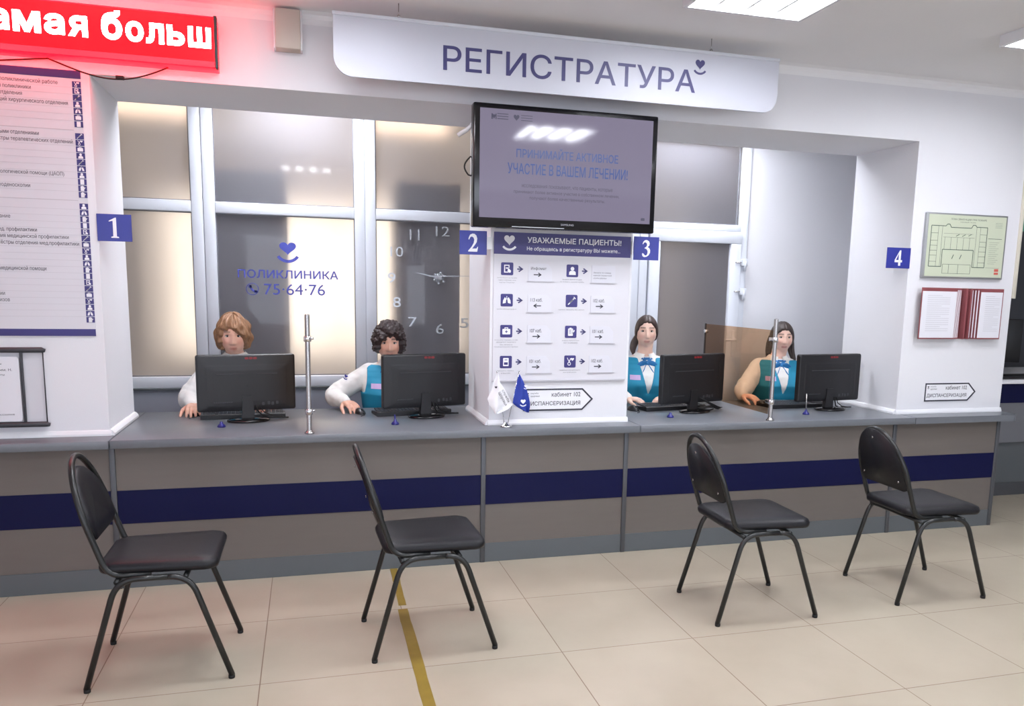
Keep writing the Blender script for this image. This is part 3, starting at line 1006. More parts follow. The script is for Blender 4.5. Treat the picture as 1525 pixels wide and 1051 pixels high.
cap_l = [['записаться на приём', 'через инфомат или', 'портал Госуслуг'], ['пройти флюорографию'], ['получить справку в каб.', 'дежурного терапевта', 'без записи и', 'предварительного приёма'], ['оформить справку', 'в бассейн']]
cap_r = [['вызвать врача на дом', 'по телефону единой службы'], ['сделать прививку без записи'], ['закрыть больничный', 'лист в кабинете'], ['пройти диспансеризацию', 'или профосмотр']]
for side, rows, ix, ax0, px0, px1, caps in ((0, rows_l, 2.446, 2.537, 2.553, 2.700, cap_l), (1, rows_r, 2.817, 2.905, 2.918, 3.070, cap_r)):
    for k, (z, s_, dr) in enumerate(rows):
        ic = MB().xz(rrect(ix - .034, ix + .034, z - .034, z + .034, .007), yb - .0015, yb)
        io = ic.build('pictogram', 'navy', t)
        gm = MB(); glyph(gm, side * 4 + k, ix, z, yb - .0015); gm.build('symbol', 'white', io)
        dm = MB(); dark_detail(dm, side * 4 + k, ix, z, yb - .0015)
        if dm.V: dm.build('symbol_detail', 'navy', io)
        am = MB(); arrow(am, ix + .056, ix + .091, z, .026, yb); am.build('arrow', 'navy_text', t)
        # pocket holding a printed slip
        pz0, pz1 = z - .062, z + .032
        x0_, x1_ = px0 + .012, px1
        if s_ is None:
            out = [(x0_, pz0), (x1_, pz0), (x1_, pz1), (x0_, pz1)]
        else:
            out = [(x0_, pz0), (x1_, pz0), (x1_, pz1 - .03), (x1_ - .025, pz1), (x0_, pz1)]
        po = MB().xz(out, yb - .003, yb).build('slip_pocket', 'pocket_paper', t)
        MB().box(x0_ - .008, x1_ + .012, yb - .006, yb - .001, pz0 - .004, pz0 - .001).build('pocket_edge', 'line', po)
        lt = MB()
        if s_ is None:
            for j, q in enumerate(('Звоните по номеру', 'единой справочной', 'службы здоровья')):
                lt.text(q, x0_ + .010, x0_ + (.115, .118, .088)[j], z - .012 - j * .015, z - .003 - j * .015, yb - .0035)
        else:
            lt.text(s_, x0_ + .014, x0_ + .014 + (.088 if s_ == 'Инфомат' else .068), z - .006, z + .014, yb - .0035, bold=.004)
            a0 = x0_ + .030
            arrow(lt, a0 if dr > 0 else a0 + .045, a0 + .045 if dr > 0 else a0, z - .028, .019, yb - .003)
        lt.build('slip_lettering', 'dark_print', po)
        ct = MB()
        for j, q in enumerate(caps[k]):
            hw = .0029 * len(q) if side == 0 else .0028 * len(q)
            ct.text(q, ix - hw, ix + hw, z - .052 - j * .0125, z - .045 - j * .0125, yb - .001)
        ct.build('caption', 'mid_grey', t)
MB().box(bx0 - .002, bx1 - .01, yb - .010, yb - .0005, bz0 - .004, bz0 + .003).build('bottom_edge', 'line', t)

# arrow signs
def arrow_sign(x0, xs, xt, z0, z1, label):
    t = thing('arrow_sign', label, 'sign', ((x0 + xt) / 2, WY0, z0), group='arrow signs to the health check')
    zc = (z0 + z1) / 2
    y = WY0
    MB().xz([(x0, z0), (xs, z0), (xt, zc), (xs, z1), (x0, z1)], y - .004, y - .001).build('panel', 'white', t)
    th = .0085
    k = th * 1.15
    outer = [(x0, z0), (xs, z0), (xt, zc), (xs, z1), (x0, z1)]
    inner = [(x0 + th, z0 + th), (xs - th * .4, z0 + th), (xt - k * 1.3, zc), (xs - th * .4, z1 - th), (x0 + th, z1 - th)]
    br = MB()
    n = 5
    for i in range(n):
        j = (i + 1) % n
        br.xz([outer[i], outer[j], inner[j], inner[i]], y - .0055, y - .004)
    br.build('border', 'dark_print', t)
    w = xs - x0
    lt = MB()
    lt.text('кабинет 102', x0 + w * .475, x0 + w * .965, zc + .016, zc + .042, y - .0045, bold=.008)
    lt.text('ДИСПАНСЕРИЗАЦИЯ', x0 + w * .05, x0 + w * .965, zc - .037, zc - .009, y - .0045, bold=.012)
    lt.xz(heart(x0 + w * .075, zc + .034, .012, .011), y - .005, y - .004)
    lt.xz(smile(x0 + w * .075, zc + .032, .010, 50, .003), y - .005, y - .004)
    lt.text('служба', x0 + w * .12, x0 + w * .25, zc + .031, zc + .041, y - .0045)
    lt.text('здоровья', x0 + w * .12, x0 + w * .27, zc + .014, zc + .024, y - .0045)
    lt.build('lettering', 'dark_print', t)
arrow_sign(2.55, 2.898, 2.962, .825, .950, 'white arrow sign reading кабинет 102 on the middle pillar')
arrow_sign(5.238, 5.580, 5.640, .829, .948, 'white arrow sign on the right pillar below the maroon binders')

# ------------------------------------------------------------------ directory board on the left
t = thing('directory_board', 'tall white directory board with navy edge and a column of small icons', 'directory board', (-.3, WY0, 1.237))
dx0, dx1, dz0, dz1 = -1.0, .421, 1.237, 2.446
y = WY0 - .006
MB().box(dx0, dx1, y, WY0 - .001, dz0, dz1, .001, 1).build('panel', 'board', t)
MB().rect(dx0, dx1, 2.411, dz1, y, .0015).build('heading_band', 'navy', t)
MB().rect(dx0, dx1, dz0, 1.270, y, .0015).build('bottom_band', 'navy', t)
# 36 icon tiles
zt, zb_ = 2.386, 1.285
pit = (zt - zb_) / 37.6
zs = []
z = zt
for k in range(36):
    zs.append(z)
    z -= pit
    if k in (6, 16):
        z -= pit * .8
gi_kinds = [7, 0, 5, 4, 1, 2, 3, 5, 7, 2, 4, 5, 1, 4, 3, 6, 6]
for k, z in enumerate(zs):
    io = MB().rect(.384, .420, z - pit * .45, z + pit * .45, y, .0015).build('icon_tile', 'navy', t)
    gi = MB()
    glyph(gi, (k * 5 + 7) % 8 if k >= len(gi_kinds) else gi_kinds[k], .402, z, y - .0015, .032)
    gi.build('symbol', 'white', io)
rl = MB()
for k, z in enumerate(zs[:-1]):
    zz = (z + zs[k + 1]) / 2
    th = .0035 if k in (6, 16) else .0012
    rl.rect(dx0 + .02, .380, zz - th / 2, zz + th / 2, y, .0006)
rl.build('rule_lines', 'line', t)
lt = MB()
rows = {0: ('Заместитель главного врача по поликлинической работе', .325), 1: ('Заведующая терапевтическим отделением поликлиники', .215), 2: ('Заведующая терапевтического отделения', .178), 3: ('Заведующий хирургического отделения', .362),
        7: ('Старшие медсёстры с дневными отделениями', .235), 8: ('Старшие медсёстры терапевтических отделений', .372), 9: ('Врач общей практики кабинет №3 го', .072), 13: ('Центр амбулаторной онкологической помощи (ЦАОП)', .328), 15: ('Кабинет дуоденоскопии', .185),
        19: ('Врач-терапевт здание', .095), 21: ('Заведующая отделением мед. профилактики', .200), 22: ('Врачи отделения медицинской профилактики', .330), 23: ('Медсёстры отделения мед.профилактики', .372), 24: ('Кабинет выдачи я', .02), 26: ('Кабинет вакцинации й', .02),
        27: ('Кабинет неотложной медицинской помощи', .228), 28: ('Процедурный кабинет т', .028), 31: ('Кабинет флюорографии', .05), 32: ('Лаборатория анализов', .068)}
for k, (s_, xr) in rows.items():
    n = len(s_)
    lt.text(s_, xr - n * .0103, xr, zs[k] - .010, zs[k] + .013, y - .001, bold=.0)
lt.build('lettering', 'dark_print', t)

# dark framed sheet holder below the board
t = thing('sheet_holder', 'dark wall holder with a notice sheet below the directory board', 'sheet holder', (0, .08, .812))
hb = MB()
for z in (.818, 1.172):
    hb.tube([(-.55, .075, z), (.19, .075, z), (.203, .08, z - .004)], [.013, .013, .008], 12)
hb.build('rail', 'dark_grey', t)
MB().tube([(.193, .075, .822), (.193, .075, 1.168)], .0028, 8).build('wire_side', 'dark_grey', t)
MB().box(-.55, .188, .087, .096, .822, 1.168).build('back_plate', 'board', t)
MB().box(.097, .107, .068, .082, .825, 1.165, .002).build('divider_bar', 'dark_grey', t)
sh = MB().xz(rrect(-.50, .092, .835, 1.140, .012), .070, .074).build('sheet', 'paper', t)
lt = MB()
for x0_, x1_, z, s_ in ((-.15, .020, 1.102, 'Уважаемые пациенты'), (-.15, .062, 1.074, 'Ваше мнение №2 им. Н.'), (-.15, .030, 1.050, 'Оцените качество работы'), (-.15, .0, 1.028, 'нашей поликлиники'), (-.15, .060, .862, 'проголосуйте по ссылке')):
    lt.text(s_, x0_, x1_, z, z + .012, .0692)
lt.build('lettering', 'dark_print', sh)

# ------------------------------------------------------------------ evacuation plan
t = thing('evacuation_plan', 'pale green framed evacuation plan on the right pillar', 'floor plan', (5.43, WY0, 1.62))
MB().box(5.120, 5.742, WY0 - .022, WY0 - .001, 1.619, 2.020, .003).build('frame', 'alu', t)
px0, px1, pz0, pz1, y = 5.134, 5.730, 1.630, 2.010, WY0 - .0225
MB().rect(px0, px1, pz0, pz1, y, .0008).build('sheet', 'plan_paper', t)
ink = MB()
U = lambda a: px0 + a * (px1 - px0)
Vv = lambda b: pz1 - b * (pz1 - pz0)
def seg(a0, b0, a1, b1, w=.0022):
    x0_, z0_, x1_, z1_ = U(a0), Vv(b0), U(a1), Vv(b1)
    dx, dz = x1_ - x0_, z1_ - z0_
    l = max(1e-6, sqrt(dx * dx + dz * dz)); nx, nz = -dz / l * w / 2, dx / l * w / 2
    ink.xz([(x0_ + nx, z0_ + nz), (x1_ + nx, z1_ + nz), (x1_ - nx, z1_ - nz), (x0_ - nx, z0_ - nz)], y - .0014, y - .0008)
outl = [(.04, .18), (.22, .18), (.24, .15), (.27, .15), (.29, .20), (.55, .20), (.57, .15), (.60, .15), (.62, .18), (.76, .18), (.76, .84), (.60, .84), (.60, .56), (.20, .56), (.20, .84), (.04, .84), (.04, .18)]
for a, b in zip(outl[:-1], outl[1:]): seg(*a, *b, .0045)
for b in (.30, .42, .50, .58, .66, .76):
    seg(.04, b, .13, b); seg(.67, b, .76, b)
for a in (.13, .18): seg(a, .18, a, .84, .0016)
for a in (.62, .67): seg(a, .18, a, .84, .0016)
for a in (.22, .30, .38, .46, .54): seg(a, .36, a, .56, .0016)
seg(.20, .36, .60, .36, .0016); seg(.20, .30, .58, .30, .0014)
for a, b in ((.36, .34), (.44, .34), (.52, .33)): seg(a, b, a + .04, b - .03, .004)
for a in (.35, .45): seg(a, .64, a - .02, .71, .005)
seg(.22, .80, .58, .80); seg(.22, .95, .58, .95); seg(.22, .80, .22, .95); seg(.58, .80, .58, .95); seg(.30, .80, .30, .95); seg(.42, .80, .42, .95)
for k in range(12): seg(.80, .42 + k * .032, .93 - (k % 3) * .02, .42 + k * .032, .0012)
seg(.78, .36, .96, .36, .003); seg(.78, .84, .96, .84, .0014)
for k in range(4): seg(.86, .10 + k * .025, .95, .10 + k * .025, .0012)
ink.text('ПЛАН ЭВАКУАЦИИ ПРИ ПОЖАРЕ', U(.28), U(.74), Vv(.085), Vv(.05), y - .001, bold=.012)
ink.text('первый этаж', U(.40), U(.60), Vv(.12), Vv(.098), y - .001)
ink.build('plan_drawing', 'plan_ink', t)
rd = MB().rect(U(.90), U(.955), Vv(.90), Vv(.855), y - .0008, .0006).rect(U(.90), U(.955), Vv(.95), Vv(.915), y - .0008, .0006)
rd.build('red_marks', 'red_print', t)

# ------------------------------------------------------------------ maroon flip binders
def binder(xs, sgn, pw, label, n=5):
    """xs: spine side; sgn: direction in which the sleeves lie; each one further forward sits further from the spine"""
    t = thing('flip_binder', label, 'binder', (xs, WY0, 1.236), group='maroon flip binders on the right pillar')
    z0, z1 = 1.236, 1.558
    for k in range(n):
        xe = xs + sgn * .0155 * (k + 1)
        y = WY0 - .010 - k * .008
        a, b = sorted((xe, xe + sgn * pw))
        sl = MB().box(a, b, y - .003, y, z0, z1, .001, 1).build('sleeve', 'maroon', t)
        if k < n - 1:
            e0, e1 = sorted((xe + sgn * .0045, xe + sgn * .0125))
            MB().rect(e0, e1, z0 + .008, z1 - .012, y - .003, .0006).build('sheet_edge', 'paper', sl)
        else:
            pa, pb = sorted((xe + sgn * .005, xe + sgn * (pw - .008)))
            MB().rect(pa, pb, z0 + .008, z1 - .022, y - .003, .0008).build('page', 'paper', sl)
            lt = MB()
            for j in range(18):
                lw = (pb - pa) * (.66 if j % 5 else .42)
                zz = z1 - .05 - j * .0130
                lt.rect(pa + .040, pa + .040 + lw, zz, zz + .0022, y - .0042, .0004)
            lt.build('print_lines', 'line', sl)
    MB().box(min(xs, xs + sgn * .012), max(xs, xs + sgn * .012), WY0 - .05, WY0 - .001, z0, z1, .002).build('spine', 'maroon', t)
binder(5.462, -1, .275, 'maroon binder with a wide white page, left of the pair on the right pillar')
binder(5.484, 1, .185, 'maroon binder with a narrow page, right of the pair on the right pillar')

# ------------------------------------------------------------------ stick-on clock
t = thing('wall_clock', 'stick-on clock with silver numerals on the frosted glass', 'clock', (2.30, PY - .03, 1.2))
ck = [('12', 2.250, 2.345, 1.845, 1.910), ('11', 2.075, 2.140, 1.812, 1.882), ('10', 1.945, 2.030, 1.700, 1.765), ('9', 1.925, 1.978, 1.525, 1.592), ('8', 1.960, 2.012, 1.362, 1.430),
      ('7', 2.062, 2.122, 1.230, 1.296), ('6', 2.253, 2.308, 1.183, 1.250), ('5', 2.424, 2.482, 1.225, 1.292), ('4', 2.55, 2.61, 1.36, 1.43), ('3', 2.59, 2.64, 1.53, 1.60), ('2', 2.55, 2.61, 1.70, 1.765), ('1', 2.45, 2.48, 1.815, 1.88)]
for s_, x0_, x1_, z0_, z1_ in ck:
    mb = MB().text(s_, x0_, x1_, z0_, z1_, PY - .012, bold=.0)
    n = len(mb.V)
    fs = list(mb.F)
    mb.V += [v + Vector((0, .010, 0)) for v in mb.V[:n]]
    for f in fs:
        mb.F.append([i + n for i in reversed(f)]); mb.M.append(0); mb.S.append(False)
    # rim
    from collections import Counter
    ec = Counter()
    for f in fs:
        for a, b in zip(f, f[1:] + f[:1]):
            ec[(a, b)] += 1
    for (a, b) in list(ec):
        if (b, a) not in ec:
            mb.F.append([b, a, a + n, b + n]); mb.M.append(0); mb.S.append(False)
    mb.build('numeral', 'clock', t)
hub = MB().lathe([(.040, 0), (.040, .006), (.022, .010), (.022, .022), (.008, .024)][::-1], (2.276, PY - .035, 1.563), 24, axis='y')
hub = MB()
hub.lathe([(.006, -.030), (.018, -.028), (.018, -.018), (.034, -.014), (.034, -.002)], (2.276, PY, 1.563), 24, axis='y')
for k in range(6):
    a = radians(60 * k + 20)
    hub.box(2.276 + .036 * cos(a) - .007, 2.276 + .036 * cos(a) + .007, PY - .022, PY - .002, 1.563 + .036 * sin(a) - .007, 1.563 + .036 * sin(a) + .007, .002)
hub.build('hub', 'clock', t)
MB().xz([(2.276, 1.568), (2.276, 1.557), (2.12, 1.594), (2.12, 1.598)], PY - .034, PY - .032).build('hour_hand', 'clock', t)
MB().xz([(2.20, 1.578), (2.20, 1.571), (2.60, 1.582), (2.60, 1.585)], PY - .038, PY - .036).build('minute_hand', 'clock', t)

# ------------------------------------------------------------------ floor tape
tp = MB()
random.seed(3)
def tape(pts, w=.047):
    L, R = [], []
    for (x, y) in pts:
        L.append((x - w / 2 + random.uniform(-.0015, .0015), y)); R.append((x + w / 2 + random.uniform(-.0015, .0015), y))
    tp.poly(L + R[::-1], lambda u, v, q: (u, v, q), .0, .0012)
tape([(1.819 - .0125 * k / 10, -.003 - .057 * k) for k in range(10)], .036)
tape([(1.804, -.56), (1.803, -.60), (1.802, -.70)] + [(1.802 - .0006 * k, -.75 - .1 * k) for k in range(13)] + [(1.79, -2.6), (1.79, -3.4)])
tag(tp.build('floor_tape', 'tape'), 'worn yellow tape stuck along a floor tile joint under a chair', 'tape')

# ------------------------------------------------------------------ chairs
def fillet(pts, rad, n=6):
    pts = [Vector(p) for p in pts]
    out = [pts[0]]
    for i in range(1, len(pts) - 1):
        a, b, c = pts[i - 1], pts[i], pts[i + 1]
        d1 = (a - b).normalized(); d2 = (c - b).normalized()
        k = min(rad, (a - b).length * .45, (c - b).length * .45)
        p0, p2 = b + d1 * k, b + d2 * k
        for j in range(n + 1):
            u = j / n
            out.append((1 - u) ** 2 * p0 + 2 * u * (1 - u) * b + u * u * p2)
    out.append(pts[-1])
    return out

def make_chair(label, full):
    t = thing('stacking_chair', label, 'chair', (0, 0, 0), group='black stacking chairs before the counter')
    R = .0112
    for sy in (-1, 1):
        # one bent tube: rear leg, side rail, front leg
        f = fillet([(-.252, sy * .208, .012), (-.135, sy * .196, .418), (.115, sy * .196, .418), (.252, sy * .208, .012)], .075, 8)
        half = len(f) // 2
        MB().tube(f[:half + 1], R, 12).build('leg', 'tube', t)
        MB().tube(f[half:], R, 12).build('leg', 'tube', t)
        for x in (-.252, .252):
            k = .0005
            MB().lathe([(R + .0003, 0), (R + .0010, .003), (R + .0008, .013), (R * .6, .014)], (x + (.002 if x < 0 else -.002), sy * .2078, k), 12).build('foot_cap', 'rubber', t)
    for x, z in ((-.135, .408), (.10, .412)):
        MB().tube([(x, -.196, z), (x, .196, z)], .010, 10).build('cross_bar', 'tube', t)
    # back hoop, rising from the seat rails
    hp = []
    side = fillet([(-.02, -.178, .428), (-.165, -.178, .428), (-.222, -.177, .60)], .055, 8)
    side += [Vector((-.222 - (.60 + .246 * sin(pi / 2 * k / 14) - .60) * .30, -.177 * cos(pi / 2 * k / 14), .60 + .246 * sin(pi / 2 * k / 14))) for k in range(1, 15)]
    other = [Vector((p.x, -p.y, p.z)) for p in reversed(side[:-1])]
    MB().tube(side + other, R, 12).build('back_hoop', 'tube', t)
    # D-shaped back pad
    zs0, zs1 = .560, (.842 if full else .805)
    hwid = .178 if full else .163
    xb = lambda z: -.220 - (z - .56) * .275 + .012
    out = []
    n = 22
    for i in range(n + 1):
        a = pi * i / n
        out.append((hwid * cos(a), zs0 + .055 + (zs1 - zs0 - .055) * sin(a)))
    out += [(-hwid * .96, zs0 + .012), (-hwid * .8, zs0 - .004), (hwid * .8, zs0 - .004), (hwid * .96, zs0 + .012)]
    bm = MB()
    # dished cushion: rings towards the centre
    cz = (zs0 + zs1) / 2
    rings = [(1, -.010), (1.02, 0), (1.0, .012), (.93, .020), (.6, .024), (0.001, .022)]
    vs, fs = [], []
    K = len(out)
    for sc_, th in rings:
        for (yy, zz) in out:
            y_ = yy * sc_; z_ = cz + (zz - cz) * sc_
            bow = -.022 * (1 - (y_ / .18) ** 2)
            vs.append((xb(z_) + th + bow, y_, z_))
    for i in range(len(rings) - 1):
        for k in range(K):
            k2 = (k + 1) % K
            fs.append((i * K + k, i * K + k2, (i + 1) * K + k2, (i + 1) * K + k))
    fs.append(tuple(reversed(range(K))))
    bm.add(vs, fs, 0, True)
    bp = bm.build('back_pad', 'vinyl', t)
    bl = MB()
    for yy, zz in ((-.13, .60), (.13, .60), (0, zs1 - .04)):
        bl.lathe([(.006, 0), (.005, -.004)], (xb(zz) - .012 - .022 * (1 - (yy / .18) ** 2), yy, zz), 10, axis='x')
    bl.build('screw', 'steel', bp)
    # seat cushion
    so = []
    for cx, cy, r, a0 in ((.165, .150, .05, 0), (-.150, .128, .055, 90), (-.150, -.128, .055, 180), (.165, -.150, .05, 270)):
        so += arc_pts(cx, cy, r, a0, a0 + 90, 6)
    rings = [(.90, .434), (.985, .436), (1.0, .446), (1.0, .456), (.975, .468), (.90, .475), (.6, .479), (.001, .478)]
    vs, fs = [], []
    K = len(so)
    for sc_, z in rings:
        vs += [(u * sc_, v * sc_, z) for u, v in so]
    for i in range(len(rings) - 1):
        for k in range(K):
            k2 = (k + 1) % K
            fs.append((i * K + k, i * K + k2, (i + 1) * K + k2, (i + 1) * K + k))
    fs.append(tuple(reversed(range(K))))
    MB().add(vs, fs, 0, True).build('seat', 'vinyl', t)
    return t
ch = [('black padded chair standing at the far left before desk one', .842, -.872, 0.0, False),
      ('black padded chair standing over the yellow floor tape', 1.876, -.862, radians(2.0), False),
      ('black padded chair with an open hoop back, before desk three', 3.425, -.868, radians(-1.5), False),
      ('black chair with a full rounded back, nearest the right counter end', 4.418, -.845, radians(-2.0), True)]
proto = make_chair(ch[0][0], False)
for i, (lb, x, y, rz, full) in enumerate(ch):
    o = proto if i == 0 else (make_chair(lb, True) if full else copy_tree(proto))
    o['label'] = lb
    o.location = (x, y, 0)
    o.rotation_euler = (0, 0, rz)

# ================================================================== desk equipment
def make_monitor(x, y, rz, label, desk):
    t = thing('computer_monitor', label, 'monitor', (x, y, CT), rz, group='monitors on the counter')
    L = lambda mb, n, m, p=None: mb.build(n, m, p or t, local=True)
    w, z0, z1 = .258, .056, .366
    # shell: thin rim, rear hump towards the public side
    rings = [(.258, .155, .030), (.258, .155, .006), (.255, .152, .001), (.248, .146, -.001), (.215, .118, -.004), (.205, .108, -.0055), (.17, .085, -.007), (.001, .001, -.0075)]
    zc = (z0 + z1) / 2
    vs, fs = [], []
    for hw, hh, yy in rings:
        pr = rrect(-hw, hw, -hh, hh, min(.012, hh * .4), 4)
        vs += [(a, yy, zc + b + (-.016 if yy < -.003 else 0)) for a, b in pr]
    K = len(rrect(-.1, .1, -.1, .1, .01, 4))
    for i in range(len(rings) - 1):
        for k in range(K):
            k2 = (k + 1) % K
            fs.append((i * K + k, i * K + k2, (i + 1) * K + k2, (i + 1) * K + k))
    fs.append(tuple(reversed(range(K))))
    body = L(MB().add(vs, fs, 0, False), 'rear_shell', 'black_plastic')
    L(MB().box(-.245, .245, .029, .0315, z0 + .02, z1 - .012), 'screen', 'black_gloss')
    L(MB().box(-.16, .16, -.0095, -.004, z1 - .107, z1 - .103, .001, 1), 'seam_ridge', 'dark_grey', body)
    lg = MB()
    for k in range(3):
        lg.xz(rrect(-.008 + k * .022, .011 + k * .022, z1 - .026, z1 - .014, .004, 3), -.0042, .002)
    L(lg, 'red_logo', 'red_logo', body)
    pr = MB()
    for k in range(9):
        pr.rect(-.175 + k * .011, -.167 + k * .011, z0 + .048, z0 + .054, -.0062, .003)
    for k, u in enumerate((.075, .105, .125, .150)):
        pr.xz(rrect(u, u + .014, z0 + .028 + (k % 2) * .004, z0 + .046 + (k % 2) * .004, .004, 3), -.0070, .001)
    L(pr, 'printed_labels', 'dark_grey', body)
    nk = MB()
    nk.poly([(-.034, .012), (.034, .012), (.026, .14), (-.026, .14)], lambda u, v, q: (u, q, v), -.012, .016)
    L(nk, 'stand_neck', 'black_plastic')
    bs = MB()
    ov = [(.112 * cos(a), .075 * sin(a)) for a in [2 * pi * k / 32 for k in range(32)]]
    vs, fs = [], []
    for sc_, z in ((.97, 0), (1, .004), (1, .008), (.9, .013), (.4, .018), (.001, .018)):
        vs += [(u * sc_, v * sc_ - .02, z + .0005) for u, v in ov]
    for i in range(5):
        for k in range(32):
            k2 = (k + 1) % 32
            fs.append((i * 32 + k, i * 32 + k2, (i + 1) * 32 + k2, (i + 1) * 32 + k))
    fs.append(tuple(reversed(range(32))))
    L(bs.add(vs, fs, 0, True), 'stand_base', 'black_gloss')
    cb = MB()
    if desk == 3:
        for k in range(3):
            pts = [(.05, .0, .09)]
            for i in range(19):
                a = radians(-60 + 18 * i)
                pts.append((.13 + (.075 + .012 * k) * cos(a), -.012 + (.035 + .008 * k) * sin(a), .006 + .004 * k + .01 * abs(sin(a * 1.5))))
            cb.tube(pts, .0035, 6)
    else:
        cb.tube([(.04, -.01, .085), (.055, -.005, .05), (.085, .02, .02), (.13, .035, .006), (.18, .03, .005), (.22, .02, .005)], .004, 6)
        cb.tube([(.06, -.01, .08), (.09, .01, .04), (.15, .03, .012), (.20, .035, .005)], .003, 6)
    L(cb, 'cables', 'rubber')
    return t
mon = [(1.072, .455, radians(10), 'black monitor seen from behind at desk one, hiding a blonde woman', 1),
       (2.055, .455, radians(14), 'black monitor seen from behind at desk two, left of the middle pillar', 2),
       (3.745, .395, radians(15), 'black monitor at desk three with a coil of cables at its base', 3),
       (4.710, .355, radians(7), 'black monitor seen from behind at desk four by the right pillar', 4)]
for m_ in mon:
    make_monitor(*m_)

def make_keyboard(x, y, rz, label):
    t = thing('keyboard', label, 'keyboard', (x, y, CT), rz, group='keyboards on the counter')
    b = MB()
    b.poly([(-.075, .001), (.075, .001), (.075, .024), (.066, .028), (-.066, .018), (-.075, .012)], lambda u, v, q: (q, -u, v), -.225, .225)
    b.build('case', 'black_plastic', t, local=True)
    k_ = MB()
    for r in range(5):
        for c in range(20):
            if c in (14, 15): continue
            u = -.215 + c * .0215
            v = -.052 + r * .021
            zt = .022 + (.052 - v) * .07
            k_.box(u, u + .018, -v - .018, -v, zt - .002, zt + .006)
    k_.build('keys', 'dark_grey', t, local=True)
    return t
make_keyboard(1.04, .595, radians(3), 'black keyboard behind the first monitor')
make_keyboard(1.99, .585, radians(8), 'black keyboard below the second monitor')
make_keyboard(3.66, .545, radians(8), 'black keyboard under the hands of the woman at desk three')
make_keyboard(4.56, .510, radians(4), 'black keyboard in front of the woman at desk four')

def make_mouse(x, y, rz, label):
    t = thing('computer_mouse', label, 'mouse', (x, y, CT), rz, group='mice on the counter')
    b = MB()
    b.ball((0, 0, .0005), (.030, .053, .034), 18, 12)
    b.V = [Vector((v.x, v.y, max(.0005, v.z * (1 + .3 * v.y / .053 if v.y < 0 else 1)))) for v in b.V]
    o = b.build('shell', 'black_plastic', t, local=True)
    MB().lathe([(.006, -.003), (.007, 0), (.006, .003)], (0, -.028, .027), 10, axis='x').build('wheel', 'dark_grey', t, local=True)
    MB().tube([(0, -.05, .008), (.0, -.07, .003), (-.01, -.09, .003), (-.04, -.11, .003)], .002, 6).build('cable', 'rubber', t, local=True)
make_mouse(.775, .690, radians(10), 'black computer mouse under the hand at desk one')
make_mouse(1.688, .625, radians(20), 'black computer mouse held by the dark-haired woman at desk two')
make_mouse(3.385, .500, radians(10), 'black computer mouse beside the folded hands at desk three')
make_mouse(4.360, .590, radians(15), 'dark computer mouse behind the bronze divider at desk four')

def pen_stand(x, y, label, pen):
    t = thing('pen_stand', label, 'pen stand', (x, y, CT), group='blue pen stands on the counter')
    MB().lathe([(.021, 0), (.022, .004), (.018, .012), (.009, .018), (.007, .028), (.004, .03)], (x, y, CT + .0005), 18).build('base', 'pen_blue', t)
    if pen:
        MB().tube([(x, y, CT + .02), (x - .002, y + .004, CT + pen)], [.0045, .0035], 8).build('pen', 'steel' if pen > .08 else 'pen_blue', t)
pen_stand(.952, .262, 'empty blue pen stand before the first monitor', 0)
pen_stand(1.853, .205, 'blue pen stand with a short pen before the second monitor', .055)
pen_stand(3.500, .200, 'empty blue pen stand before the third monitor', 0)
pen_stand(4.425, 0.180, 'blue pen stand with a tall pen before the fourth monitor', 0.133)

